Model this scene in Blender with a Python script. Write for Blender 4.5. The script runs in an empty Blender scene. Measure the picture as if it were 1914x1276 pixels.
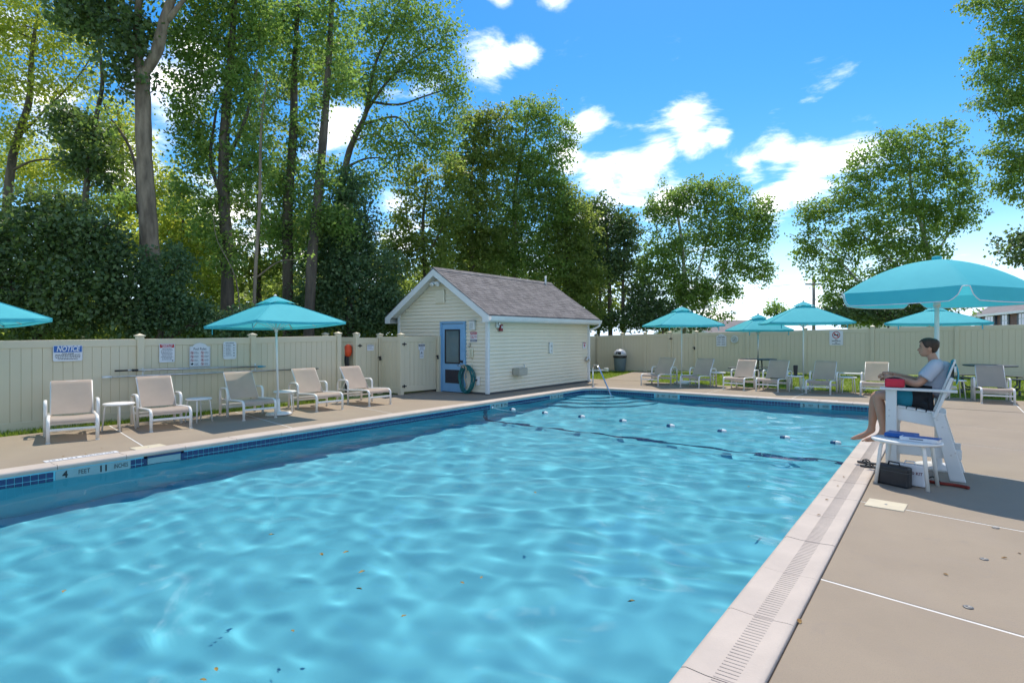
import bpy, bmesh, math, random
import numpy as np
from mathutils import Vector, Matrix, Quaternion

R = math.radians
rng = random.Random(7)
nrng = np.random.default_rng(7)
scene = bpy.context.scene
COL = scene.collection

# ------------------------------------------------------------------ camera
EYE = 1.70
YAW = R(36.8)                      # camera looks this far left of the pool's long axis (+Y)
cam_data = bpy.data.cameras.new('camera')
cam_data.sensor_width = 36.0
cam_data.lens = 36.0 * 1081 / 1914
cam_data.shift_y = -12.0 / 1914
cam_data.clip_end = 2000
cam = bpy.data.objects.new('camera', cam_data)
COL.objects.link(cam)
cam.location = (0, 0, EYE)
cam.rotation_euler = (R(90), 0, YAW)
scene.camera = cam

# ------------------------------------------------------------------ sun, sky, exposure
SUN_DIR = Vector((-0.20, 0.50, 1.0)).normalized()      # towards the sun
sun_data = bpy.data.lights.new('sun', 'SUN')
sun_data.energy = 2.5
sun_data.angle = R(0.53)
sun_data.color = (1.0, 0.91, 0.78)
sun = bpy.data.objects.new('sun', sun_data)
COL.objects.link(sun)
sun.location = (-20, 40, 80)
sun.rotation_euler = SUN_DIR.to_track_quat('Z', 'Y').to_euler()
sun_data.cycles.is_caustics_light = True

FWD = Vector((-math.sin(YAW), math.cos(YAW), 0)); RGT = Vector((math.cos(YAW), math.sin(YAW), 0))
def at(u, v, d):
    """the point d metres ahead that the photograph shows at pixel (u, v)"""
    p = FWD * d + RGT * (d * (u - 957) / 1081.0)
    return Vector((p.x, p.y, EYE - (v - 626) / 1081.0 * d))

world = bpy.data.worlds.new('World')
scene.world = world
world.use_nodes = True
wn, wl = world.node_tree.nodes, world.node_tree.links
wn.clear()
w_out = wn.new('ShaderNodeOutputWorld'); w_bg = wn.new('ShaderNodeBackground')
w_bg.inputs['Strength'].default_value = 0.13
sky = wn.new('ShaderNodeTexSky'); sky.sky_type = 'NISHITA'; sky.sun_disc = False
sky.sun_elevation = math.asin(SUN_DIR.z); sky.sun_rotation = math.atan2(SUN_DIR.x, SUN_DIR.y)
sky.air_density = 1.0; sky.dust_density = 0.25; sky.ozone_density = 2.2
hsv = wn.new('ShaderNodeHueSaturation'); hsv.inputs['Saturation'].default_value = 1.45; hsv.inputs['Value'].default_value = 0.79
wl.new(sky.outputs['Color'], hsv.inputs['Color'])
HORIZON = (4.9, 6.2, 7.8, 1)                            # pale summer haze low in the sky
tc = wn.new('ShaderNodeTexCoord')
def wmath(op, a, b=None, c=None, clamp=False):
    n = wn.new('ShaderNodeMath'); n.operation = op; n.use_clamp = clamp
    for i, v in enumerate((a, b, c)):
        if v is None: continue
        if isinstance(v, (int, float)): n.inputs[i].default_value = v
        else: wl.new(v, n.inputs[i])
    return n.outputs[0]
sep = wn.new('ShaderNodeSeparateXYZ'); wl.new(tc.outputs['Generated'], sep.inputs[0])
zz = wmath('ADD', wmath('ABSOLUTE', sep.outputs['Z']), 0.16)
comb = wn.new('ShaderNodeCombineXYZ')
wl.new(wmath('DIVIDE', sep.outputs['X'], zz), comb.inputs[0]); wl.new(wmath('DIVIDE', sep.outputs['Y'], zz), comb.inputs[1])
wl.new(wmath('MULTIPLY', sep.outputs['Z'], 2.0), comb.inputs[2])
nz = wn.new('ShaderNodeTexNoise'); nz.inputs['Scale'].default_value = 3.1; nz.inputs['Detail'].default_value = 9; nz.inputs['Roughness'].default_value = 0.62
nz.inputs['Distortion'].default_value = 0.35
wl.new(comb.outputs[0], nz.inputs['Vector'])
puffs = []
for (u, v, r) in [(1180,320,120),(1225,285,95),(1282,228,75),(1290,268,62),(1130,345,100),(1250,380,80),(1520,305,90),(1450,285,70),(1400,315,60),
                  (1580,290,80),(1430,375,55),(1092,228,66),(1120,400,80),(930,115,70),(970,103,50),(930,-14,42),(1040,-12,42),(1400,600,90),(1330,585,80),(1500,570,60),
                  (310,150,100),(190,290,120),(345,90,80),(80,180,100),(600,500,130),(420,430,120),(760,420,80),(980,560,120),(640,240,60),(1060,300,60),(0,60,90),(1340,250,40)]:
    d = (FWD + RGT * ((u - 957) / 1081.0) + Vector((0, 0, (626 - v) / 1081.0))).normalized()
    puffs.append((d, r / 1081.0 * 0.74))
prng = random.Random(3)
for k in range(44):                                     # the same sort of scattered cumulus in the rest of the sky
    az = YAW + R(60) + R(240) * (k + prng.random()) / 44 + math.pi / 2; el = R(prng.uniform(5, 55))
    puffs.append((Vector((math.cos(az) * math.cos(el), math.sin(az) * math.cos(el), math.sin(el))), prng.uniform(0.07, 0.17)))
acc = None
for d, r in puffs:
    vm = wn.new('ShaderNodeVectorMath'); vm.operation = 'DISTANCE'; wl.new(tc.outputs['Generated'], vm.inputs[0]); vm.inputs[1].default_value = d
    m = wmath('SUBTRACT', 1.0, wmath('DIVIDE', vm.outputs['Value'], r * 1.35), clamp=True)
    acc = m if acc is None else wmath('MAXIMUM', acc, m)
dens = wmath('ADD', wmath('MULTIPLY', acc, 0.80), wmath('MULTIPLY', wmath('SUBTRACT', nz.outputs['Fac'], 0.5), 2.3))
ramp = wn.new('ShaderNodeMapRange'); ramp.interpolation_type = 'SMOOTHSTEP'
ramp.inputs['From Min'].default_value = 0.20; ramp.inputs['From Max'].default_value = 1.0
wl.new(dens, ramp.inputs['Value'])
cmix = wn.new('ShaderNodeMix'); cmix.data_type = 'RGBA'
wl.new(ramp.outputs['Result'], cmix.inputs['Factor']); hz = wn.new('ShaderNodeMapRange'); hz.interpolation_type = 'SMOOTHSTEP'; hz.inputs['From Min'].default_value = -0.02; hz.inputs['From Max'].default_value = 0.20
wl.new(sep.outputs['Z'], hz.inputs['Value'])
hmix = wn.new('ShaderNodeMix'); hmix.data_type = 'RGBA'; hmix.inputs['A'].default_value = HORIZON
wl.new(hz.outputs['Result'], hmix.inputs['Factor']); wl.new(hsv.outputs['Color'], hmix.inputs['B']); wl.new(hmix.outputs['Result'], cmix.inputs['A'])
cmix.inputs['B'].default_value = (10.5, 10.2, 9.8, 1)
wl.new(cmix.outputs['Result'], w_bg.inputs['Color']); wl.new(w_bg.outputs[0], w_out.inputs['Surface'])

vs = scene.view_settings
vs.view_transform = 'Standard'; vs.look = 'None'; vs.gamma = 1.0; vs.use_curve_mapping = False
vs.exposure = 0.92
cy = scene.cycles
cy.use_denoising = True
cy.max_bounces = 8; cy.diffuse_bounces = 4; cy.glossy_bounces = 3; cy.transmission_bounces = 6; cy.transparent_max_bounces = 8
cy.sample_clamp_indirect = 6.0
cy.caustics_refractive = True; cy.caustics_reflective = False

# ------------------------------------------------------------------ helpers
def tag(o, label=None, cat=None, group=None, kind=None):
    if label: o['label'] = label
    if cat: o['category'] = cat
    if group: o['group'] = group
    if kind: o['kind'] = kind
    return o

def empty(name, loc=(0, 0, 0), rz=0.0, label=None, cat=None, group=None, kind=None):
    o = bpy.data.objects.new(name, None); COL.objects.link(o)
    o.location = loc; o.rotation_euler = (0, 0, rz)
    o.empty_display_size = 0.1
    return tag(o, label, cat, group, kind)

def link_mesh(name, me, parent=None, loc=(0, 0, 0), rot=(0, 0, 0)):
    o = bpy.data.objects.new(name, me); COL.objects.link(o)
    o.location = loc; o.rotation_euler = rot
    if parent is not None: o.parent = parent
    return o

def copy_tree(o, parent=None):
    c = o.copy(); COL.objects.link(c); c.parent = parent
    for ch in list(o.children): copy_tree(ch, c)
    return c

class MB:
    """collects simple shapes into one mesh"""
    def __init__(s): s.v = []; s.f = []; s.sm = []
    def add(s, vs_, fs, smooth=False):
        b = len(s.v); s.v.extend([tuple(p) for p in vs_]); s.f.extend([tuple(b + i for i in f) for f in fs]); s.sm.extend([smooth] * len(fs)); return s
    def box(s, c, size, rz=0.0, mat=None):
        hx, hy, hz = size[0] / 2, size[1] / 2, size[2] / 2
        P = [Vector((x, y, z)) for z in (-hz, hz) for y in (-hy, hy) for x in (-hx, hx)]
        M = mat if mat is not None else Matrix.Rotation(rz, 3, 'Z')
        c = Vector(c)
        return s.add([M @ p + c for p in P], [(0, 2, 3, 1), (4, 5, 7, 6), (0, 1, 5, 4), (2, 6, 7, 3), (0, 4, 6, 2), (1, 3, 7, 5)])
    def bar(s, a, b, w, h, up=(0, 0, 1)):
        """rectangular bar from a to b"""
        a, b = Vector(a), Vector(b); d = (b - a).normalized(); up = Vector(up)
        if abs(d.dot(up)) > 0.98: up = Vector((1, 0, 0))
        x = d.cross(up).normalized(); y = x.cross(d).normalized()
        P = [q + x * (sx * w / 2) + y * (sy * h / 2) for q in (a, b) for sx, sy in ((-1, -1), (1, -1), (1, 1), (-1, 1))]
        return s.add(P, [(3, 2, 1, 0), (4, 5, 6, 7), (0, 1, 5, 4), (1, 2, 6, 5), (2, 3, 7, 6), (3, 0, 4, 7)])
    def tube(s, pts, r, n=8, caps=True, sx=1.0):
        """round tube through pts; r a number or one radius per point"""
        pts = [Vector(p) for p in pts]; m = len(pts)
        rr = [r] * m if isinstance(r, (int, float)) else list(r)
        t = []
        for i in range(m):
            a = pts[max(i - 1, 0)]; b = pts[min(i + 1, m - 1)]
            d = b - a
            t.append(d.normalized() if d.length > 1e-9 else Vector((0, 0, 1)))
        up = Vector((0, 0, 1)) if abs(t[0].z) < 0.9 else Vector((0, 1, 0))
        x = t[0].cross(up).normalized(); V = []
        for i in range(m):
            if i:
                q = t[i - 1].rotation_difference(t[i]); x = (q @ x)
                x = (x - t[i] * x.dot(t[i])).normalized()
            y = t[i].cross(x)
            for k in range(n):
                a = 2 * math.pi * k / n
                V.append(pts[i] + x * (math.cos(a) * rr[i] * sx) + y * (math.sin(a) * rr[i]))
        F = [(i * n + k, i * n + (k + 1) % n, (i + 1) * n + (k + 1) % n, (i + 1) * n + k) for i in range(m - 1) for k in range(n)]
        s.add(V, F, True)
        if caps:
            b = len(s.v) - m * n
            s.f.append(tuple(b + k for k in reversed(range(n)))); s.sm.append(False)
            s.f.append(tuple(b + (m - 1) * n + k for k in range(n))); s.sm.append(False)
        return s
    def lathe(s, prof, c=(0, 0, 0), n=24, smooth=True):
        """prof: list of (r, z) from bottom to top"""
        V = []; c = Vector(c)
        for r, z in prof:
            for k in range(n):
                a = 2 * math.pi * k / n; V.append(c + Vector((math.cos(a) * r, math.sin(a) * r, z)))
        m = len(prof)
        F = [(i * n + k, i * n + (k + 1) % n, (i + 1) * n + (k + 1) % n, (i + 1) * n + k) for i in range(m - 1) for k in range(n)]
        s.add(V, F, smooth)
        b = len(s.v) - m * n
        if prof[0][0] > 1e-6: s.f.append(tuple(b + k for k in reversed(range(n)))); s.sm.append(False)
        if prof[-1][0] > 1e-6: s.f.append(tuple(b + (m - 1) * n + k for k in range(n))); s.sm.append(False)
        return s
    def prism(s, poly, lo, hi, axis='y'):
        """poly of 2-D points (counter-clockwise) swept from lo to hi along axis"""
        def pt(p, h):
            return {'x': (h, p[0], p[1]), 'y': (p[0], h, p[1]), 'z': (p[0], p[1], h)}[axis]
        n = len(poly)
        V = [pt(p, lo) for p in poly] + [pt(p, hi) for p in poly]
        F = [tuple(reversed(range(n))), tuple(range(n, 2 * n))] + [(k, (k + 1) % n, n + (k + 1) % n, n + k) for k in range(n)]
        return s.add(V, F)
    def sheet(s, rows, smooth=True, closed=False):
        n = len(rows[0]); V = [p for r in rows for p in r]
        F = [(i * n + k, i * n + (k + 1) % n, (i + 1) * n + (k + 1) % n, (i + 1) * n + k) for i in range(len(rows) - 1) for k in range(n if closed else n - 1)]
        return s.add(V, F, smooth)
    def mesh(s, name, mat, bevel=0.0, seg=1, fix=True):
        me = bpy.data.meshes.new(name)
        me.from_pydata(s.v, [], s.f)
        me.polygons.foreach_set('use_smooth', s.sm)
        if fix or bevel:
            bm = bmesh.new(); bm.from_mesh(me)
            if fix: bmesh.ops.recalc_face_normals(bm, faces=bm.faces)
            if bevel:
                es = [e for e in bm.edges if len(e.link_faces) == 2 and e.calc_face_angle(0) > 0.6]
                bmesh.ops.bevel(bm, geom=es, offset=bevel, segments=seg, affect='EDGES', profile=0.5, clamp_overlap=True)
            bm.to_mesh(me); bm.free()
        me.materials.append(mat)
        return me
    def build(s, name, mat, parent=None, bevel=0.0, seg=1, loc=(0, 0, 0), rot=(0, 0, 0), fix=True):
        return link_mesh(name, s.mesh(name, mat, bevel, seg, fix), parent, loc, rot)

def arc(p, q, c, n=6):
    """quadratic curve from p to q bent towards c"""
    p, q, c = Vector(p), Vector(q), Vector(c)
    return [p * (1 - t) ** 2 + c * (2 * t * (1 - t)) + q * t * t for t in [i / n for i in range(n + 1)]]

def smooth_path(pts, n=6):
    """Catmull-Rom through pts"""
    P = [Vector(p) for p in pts]; P = [P[0] * 2 - P[1]] + P + [P[-1] * 2 - P[-2]]
    out = []
    for i in range(1, len(P) - 2):
        a, b, c, d = P[i - 1], P[i], P[i + 1], P[i + 2]
        for k in range(n):
            t = k / n
            out.append(0.5 * ((2 * b) + (c - a) * t + (2 * a - 5 * b + 4 * c - d) * t * t + (3 * b - a - 3 * c + d) * t ** 3))
    out.append(P[-2]); return out

# ------------------------------------------------------------------ materials
MATS = {}
def mat(name, col, rough=0.6, *args, stain=None, **kw):
    m = mat0(name, col, rough, *args, **kw)
    if stain and 'stained' not in m:
        m['stained'] = 1; N, L = m.node_tree.nodes, m.node_tree.links; b = N['Principled BSDF']
        src = b.inputs['Base Color'].links[0].from_socket; t = [n for n in N if n.type == 'TEX_COORD'][0]
        for sc, lo, hi, amt, colr in stain:
            nz = N.new('ShaderNodeTexNoise'); nz.inputs['Scale'].default_value = sc; nz.inputs['Detail'].default_value = 7; nz.inputs['Roughness'].default_value = 0.68; nz.inputs['Distortion'].default_value = 0.6
            L.new(t.outputs['Object'], nz.inputs['Vector'])
            mr = N.new('ShaderNodeMapRange'); mr.inputs['From Min'].default_value = lo; mr.inputs['From Max'].default_value = hi; mr.inputs['To Max'].default_value = amt
            L.new(nz.outputs['Fac'], mr.inputs['Value'])
            mx = N.new('ShaderNodeMix'); mx.data_type = 'RGBA'; mx.inputs['B'].default_value = (*colr, 1)
            L.new(mr.outputs['Result'], mx.inputs['Factor']); L.new(src, mx.inputs['A']); src = mx.outputs['Result']
        L.new(src, b.inputs['Base Color'])
    return m
def mat0(name, col, rough=0.6, col2=None, scale=6.0, detail=4.0, bump=0.0, bscale=None, metal=0.0, spec=0.4, ramp=(0.35, 0.65), speck=None, transl=0.0, coat=0.0, stretch=None):
    """procedural surface: two tones mixed by noise, optional fine specks and bump"""
    if name in MATS: return MATS[name]
    m = bpy.data.materials.new(name); m.use_nodes = True
    N, L = m.node_tree.nodes, m.node_tree.links
    b = N['Principled BSDF']; b.inputs['Roughness'].default_value = rough; b.inputs['Metallic'].default_value = metal
    b.inputs['Specular IOR Level'].default_value = spec
    if coat: b.inputs['Coat Weight'].default_value = coat
    t = N.new('ShaderNodeTexCoord'); vec = t.outputs['Object']
    if stretch:
        mp = N.new('ShaderNodeMapping'); mp.inputs['Scale'].default_value = stretch; L.new(vec, mp.inputs[0]); vec = mp.outputs[0]
    c2 = col2 or tuple(x * 0.9 for x in col)
    nz = N.new('ShaderNodeTexNoise'); nz.inputs['Scale'].default_value = scale; nz.inputs['Detail'].default_value = detail; nz.inputs['Roughness'].default_value = 0.6
    L.new(vec, nz.inputs['Vector'])
    rp = N.new('ShaderNodeMapRange'); rp.inputs['From Min'].default_value = ramp[0]; rp.inputs['From Max'].default_value = ramp[1]
    L.new(nz.outputs['Fac'], rp.inputs['Value'])
    mx = N.new('ShaderNodeMix'); mx.data_type = 'RGBA'; mx.inputs['A'].default_value = (*col, 1); mx.inputs['B'].default_value = (*c2, 1)
    L.new(rp.outputs['Result'], mx.inputs['Factor']); out = mx.outputs['Result']
    if speck:
        sc, amt, sc_col = speck
        n2 = N.new('ShaderNodeTexNoise'); n2.inputs['Scale'].default_value = sc; n2.inputs['Detail'].default_value = 2
        L.new(vec, n2.inputs['Vector'])
        r2 = N.new('ShaderNodeMapRange'); r2.inputs['From Min'].default_value = 0.52; r2.inputs['From Max'].default_value = 0.68; r2.inputs['To Max'].default_value = amt
        L.new(n2.outputs['Fac'], r2.inputs['Value'])
        m2 = N.new('ShaderNodeMix'); m2.data_type = 'RGBA'; m2.inputs['B'].default_value = (*sc_col, 1)
        L.new(r2.outputs['Result'], m2.inputs['Factor']); L.new(out, m2.inputs['A']); out = m2.outputs['Result']
    L.new(out, b.inputs['Base Color'])
    if bump:
        n3 = N.new('ShaderNodeTexNoise'); n3.inputs['Scale'].default_value = bscale or scale * 6; n3.inputs['Detail'].default_value = 5
        L.new(vec, n3.inputs['Vector'])
        bp = N.new('ShaderNodeBump'); bp.inputs['Strength'].default_value = bump; bp.inputs['Distance'].default_value = 0.01
        L.new(n3.outputs['Fac'], bp.inputs['Height']); L.new(bp.outputs['Normal'], b.inputs['Normal'])
    if transl:
        tr = N.new('ShaderNodeBsdfTranslucent'); L.new(out, tr.inputs['Color'])
        ms = N.new('ShaderNodeMixShader'); ms.inputs['Fac'].default_value = transl
        o = N['Material Output']
        L.new(b.outputs[0], ms.inputs[1]); L.new(tr.outputs[0], ms.inputs[2]); L.new(ms.outputs[0], o.inputs['Surface'])
    MATS[name] = m
    return m

def leaf_mat(name, dark, light, glow, tfac=0.42):
    m = bpy.data.materials.new(name); m.use_nodes = True
    N, L = m.node_tree.nodes, m.node_tree.links
    b = N['Principled BSDF']; b.inputs['Roughness'].default_value = 0.5; b.inputs['Specular IOR Level'].default_value = 0.35
    a = N.new('ShaderNodeAttribute'); a.attribute_name = 'tint'
    mx = N.new('ShaderNodeMix'); mx.data_type = 'RGBA'; mx.inputs['A'].default_value = (*dark, 1); mx.inputs['B'].default_value = (*light, 1)
    L.new(a.outputs['Fac'], mx.inputs['Factor']); L.new(mx.outputs['Result'], b.inputs['Base Color'])
    mg = N.new('ShaderNodeMix'); mg.data_type = 'RGBA'; mg.inputs['A'].default_value = (*[g * 0.6 for g in glow], 1); mg.inputs['B'].default_value = (*glow, 1)
    L.new(a.outputs['Fac'], mg.inputs['Factor'])
    tr = N.new('ShaderNodeBsdfTranslucent'); L.new(mg.outputs['Result'], tr.inputs['Color'])
    ms = N.new('ShaderNodeMixShader'); ms.inputs['Fac'].default_value = tfac
    L.new(b.outputs[0], ms.inputs[1]); L.new(tr.outputs[0], ms.inputs[2]); L.new(ms.outputs[0], N['Material Output'].inputs['Surface'])
    return m

M_CONC = mat('deck_concrete', (0.315, 0.255, 0.186), 0.85, (0.268, 0.216, 0.158), 0.9, 6, 0.25, 60, speck=(140, 0.45, (0.22, 0.185, 0.15)), ramp=(0.3, 0.7), stain=[(0.7, 0.52, 0.72, 0.45, (0.27, 0.225, 0.185)), (2.6, 0.60, 0.70, 0.4, (0.24, 0.20, 0.17)), (5.0, 0.70, 0.76, 0.5, (0.36, 0.19, 0.11))])
M_SEAL = mat('joint_sealant', (0.72, 0.70, 0.66), 0.6, (0.6, 0.58, 0.54), 5)
M_COPE = mat('coping_stone', (0.52, 0.445, 0.38), 0.7, (0.455, 0.39, 0.335), 2.2, 5, 0.15, 80, speck=(120, 0.3, (0.42, 0.38, 0.36)), stain=[(1.6, 0.55, 0.75, 0.35, (0.40, 0.34, 0.31)), (9.0, 0.66, 0.72, 0.35, (0.30, 0.25, 0.22))])
M_GRIP = mat('coping_grip', (0.45, 0.385, 0.34), 0.85, (0.37, 0.32, 0.285), 9)  # darker than the stone, standing for shadow and dirt in the grip grooves
M_PLAST = mat('pool_plaster', (0.155, 0.54, 0.65), 0.7, (0.135, 0.505, 0.615), 1.6, 5, ramp=(0.3, 0.7))
M_TILE = mat('navy_tile', (0.010, 0.026, 0.095), 0.2, (0.016, 0.042, 0.14), 7, 2, spec=0.6)
M_MARK = mat('marker_tile', (0.25, 0.39, 0.40), 0.3, (0.22, 0.35, 0.37), 6)
M_INK = mat('black_lettering', (0.02, 0.022, 0.025), 0.6)
M_FENCE = mat('tan_vinyl', (0.68, 0.60, 0.43), 0.45, (0.63, 0.555, 0.40), 0.9, 4, ramp=(0.3, 0.7), spec=0.4, stain=[(1.3, 0.55, 0.8, 0.30, (0.50, 0.46, 0.34)), (14.0, 0.68, 0.75, 0.25, (0.40, 0.37, 0.28))])
M_GRASS_SOIL = mat('lawn_soil', (0.15, 0.21, 0.045), 0.95, (0.20, 0.25, 0.06), 1.3, 6, 0.5, 30)
M_WHITE = mat('white_powder_coat', (0.80, 0.77, 0.72), 0.4, (0.75, 0.72, 0.67), 5, spec=0.5)
M_SLING = mat('beige_sling', (0.66, 0.545, 0.455), 0.75, (0.61, 0.50, 0.415), 3, 5, 0.2, 300, transl=0.46)
M_TEAL = mat('turquoise_canvas', (0.10, 0.60, 0.68), 0.8, (0.085, 0.55, 0.635), 1.2, 5, 0.5, 5, transl=0.38)
M_ALU = mat('brushed_metal', (0.62, 0.62, 0.62), 0.3, (0.5, 0.5, 0.5), 8, metal=1.0)
M_STEEL = mat('polished_steel', (0.75, 0.75, 0.76), 0.15, (0.68, 0.68, 0.7), 8, metal=1.0)
M_BLACK = mat('black_plastic', (0.02, 0.02, 0.022), 0.45, (0.03, 0.03, 0.032), 9)
M_SIDING = mat('cream_siding', (0.80, 0.72, 0.56), 0.5, (0.76, 0.685, 0.53), 1.1, 4, 0.08, 60)
M_TRIM = mat('white_trim', (0.74, 0.75, 0.73), 0.5, (0.69, 0.70, 0.68), 3)
M_SHING = mat('slate_shingle', (0.20, 0.186, 0.184), 0.95, (0.128, 0.119, 0.119), 3.2, 3, 0.6, 120, speck=(70, 0.5, (0.29, 0.27, 0.268)), ramp=(0.4, 0.6))
M_BLUE = mat('blue_door_paint', (0.21, 0.42, 0.64), 0.4, (0.19, 0.39, 0.60), 2)
M_GLASS = mat('dark_door_glass', (0.10, 0.15, 0.16), 0.08, (0.13, 0.19, 0.2), 2, spec=0.8)
M_SIGN = mat('sign_white', (0.72, 0.73, 0.76), 0.4, (0.68, 0.69, 0.72), 4)
M_SBLUE = mat('sign_blue', (0.03, 0.13, 0.42), 0.4)
M_SRED = mat('sign_red', (0.48, 0.03, 0.035), 0.4)
M_INKG = mat('grey_lettering', (0.12, 0.13, 0.16), 0.6)
M_BARK = mat('grey_brown_bark', (0.30, 0.23, 0.165), 0.95, (0.14, 0.105, 0.075), 5.0, 6, 1.0, 14, stretch=(1, 1, 0.22), ramp=(0.38, 0.62))
M_BARKD = mat('dark_bark', (0.15, 0.12, 0.09), 0.95, (0.07, 0.057, 0.044), 5.0, 6, 1.0, 14, stretch=(1, 1, 0.22), ramp=(0.38, 0.62))
M_BIRCH = mat('pale_birch_bark', (0.50, 0.46, 0.40), 0.85, (0.16, 0.14, 0.12), 3.0, 5, 0.5, 12, stretch=(1, 1, 2.2), ramp=(0.5, 0.7))
M_SKIN = mat('skin', (0.50, 0.265, 0.17), 0.5, (0.46, 0.235, 0.15), 9, spec=0.4)
M_SHIRT = mat('pale_grey_shirt', (0.48, 0.50, 0.56), 0.85, (0.43, 0.45, 0.51), 8, 4, 1.0, 11)
M_SHORT = mat('black_shorts', (0.012, 0.012, 0.015), 0.8, (0.02, 0.02, 0.024), 8, 4, 0.3, 40)
M_HAIR = mat('dark_brown_hair', (0.035, 0.02, 0.012), 0.55, (0.055, 0.033, 0.02), 40, stretch=(1, 1, 0.3))

# ------------------------------------------------------------------ terrain: the lawn climbs gently to the far fence
def hgt(x, y):
    t = min(max((y - 19.9) / 4.2, 0.0), 1.15)
    t = t * t * (3 - 2 * t) if t < 1 else 1.0
    return t * min(max(0.03 + 0.0234 * (x + 12.9), 0.0), 0.6)

POOL_L, POOL_R, POOL_N, POOL_F = -9.20, -1.07, -8.5, 16.50
WATER_Z = -0.172
xs = [-300, -120, -60, -40, -30, -24, -20, -17, -15, -14, -13, -12, -11, -10, POOL_L - 0.1, -8, -6.5, -5, -3.5, -2, POOL_R + 0.1, 0.5, 2, 4, 6, 9, 14, 25, 60, 120, 300]
ys = [-120, -60, -20, POOL_N - 0.1, -4, 0, 4, 8, 12, POOL_F + 0.1, 18, 19.9, 20.5, 21.2, 22, 22.8, 23.5, 24.2, 25, 27, 30, 36, 45, 60, 90, 150, 300]
g = MB()
g.v = [(x, y, hgt(x, y) - 0.03) for y in ys for x in xs]
nx = len(xs)
for j in range(len(ys) - 1):
    for i in range(nx - 1):
        if xs[i] >= POOL_L - 0.11 and xs[i + 1] <= POOL_R + 0.11 and ys[j] >= POOL_N - 0.11 and ys[j + 1] <= POOL_F + 0.11: continue
        g.f.append((j * nx + i, j * nx + i + 1, (j + 1) * nx + i + 1, (j + 1) * nx + i)); g.sm.append(True)
tag(g.build('ground', M_GRASS_SOIL, fix=False), 'green lawn and earth around the pool enclosure', kind='structure')

# ------------------------------------------------------------------ pool outline
def pool_path(step=0.25, rad=0.6):
    """points (x, y, nx, ny, s) round the left, far and right walls; n points into the water"""
    pts = []
    y = POOL_N
    L1 = POOL_F - rad - POOL_N
    n = int(L1 / step)
    for i in range(n): pts.append((POOL_L, POOL_N + L1 * i / n, 1.0, 0.0))
    for i in range(13):
        a = math.pi - (math.pi / 2) * i / 12
        pts.append((POOL_L + rad + math.cos(a) * rad, POOL_F - rad + math.sin(a) * rad, -math.cos(a), -math.sin(a)))
    L2 = POOL_R - POOL_L - rad; n = int(L2 / step)
    for i in range(1, n + 1): pts.append((POOL_L + rad + L2 * i / n, POOL_F, 0.0, -1.0))
    L3 = POOL_F - POOL_N; n = int(L3 / step)
    for i in range(n + 1): pts.append((POOL_R, POOL_F - L3 * i / n, -1.0, 0.0))
    return pts
def floor_z(y):
    return -1.62 if y < 11.2 else -1.62 + 0.55 * (y - 11.2) / (POOL_F - 11.2)

basin = empty('pool_basin', (0, 0, 0), 0, 'turquoise plastered swimming pool basin', kind='structure')
pp = pool_path()
w = MB()
w.sheet([[(p[0], p[1], -0.045) for p in pp], [(p[0], p[1], floor_z(p[1]) - 0.02) for p in pp]])
w.add([(POOL_L, POOL_N, -0.045), (POOL_R, POOL_N, -0.045), (POOL_R, POOL_N, -1.64), (POOL_L, POOL_N, -1.64)], [(0, 1, 2, 3)])
wall = w.build('basin_wall', M_PLAST, basin, fix=False)
fl = MB(); fys = [POOL_N, 0, 5, 11.2, 13, 15, POOL_F]
fl.sheet([[(POOL_L - 0.02, y, floor_z(y)), (POOL_R + 0.02, y, floor_z(y))] for y in fys], smooth=False)
floor = fl.build('basin_floor', M_PLAST, basin, fix=False)
# quarter-round entry steps in the far corner
for k, (r, z) in enumerate(((2.55, -1.02), (2.05, -0.80), (1.55, -0.58), (1.05, -0.36))):
    poly = [(POOL_L + 0.0, POOL_F)] + [(POOL_L + r * math.cos(a), POOL_F + r * math.sin(a)) for a in [-math.pi / 2 + math.pi / 2 * i / 16 for i in range(17)]]
    st = MB().prism(poly, -1.5, z, 'z').build('entry_step', M_PLAST, basin, bevel=0.02, seg=2)
    st.cycles.is_caustics_receiver = True
wall.cycles.is_caustics_receiver = True; floor.cycles.is_caustics_receiver = True

# navy tile line across the floor and up both walls at the slope break
tl = empty('floor_tile_line', (0, 0, 0), 0, 'dark navy tile stripe across the pool floor at the slope break', kind='structure')
tm = MB().box((0, 0, 0), (0.105, 0.150, 0.012)).mesh('tile', M_TILE, 0.003)
x = POOL_L + 0.06; n_t = 0
while x < POOL_R - 0.04:
    t = link_mesh('tile', tm, tl, (x, 11.18 + 0.004 * math.sin(x * 3), floor_z(11.1) + 0.004)); t.cycles.is_caustics_receiver = True; x += 0.111
z = -1.56
while z < -0.25:
    for sx, X in ((1, POOL_L), (-1, POOL_R)):
        link_mesh('tile', tm, tl, (X + sx * 0.003, 11.18, z), (0, R(90), 0))
    z += 0.111

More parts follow.
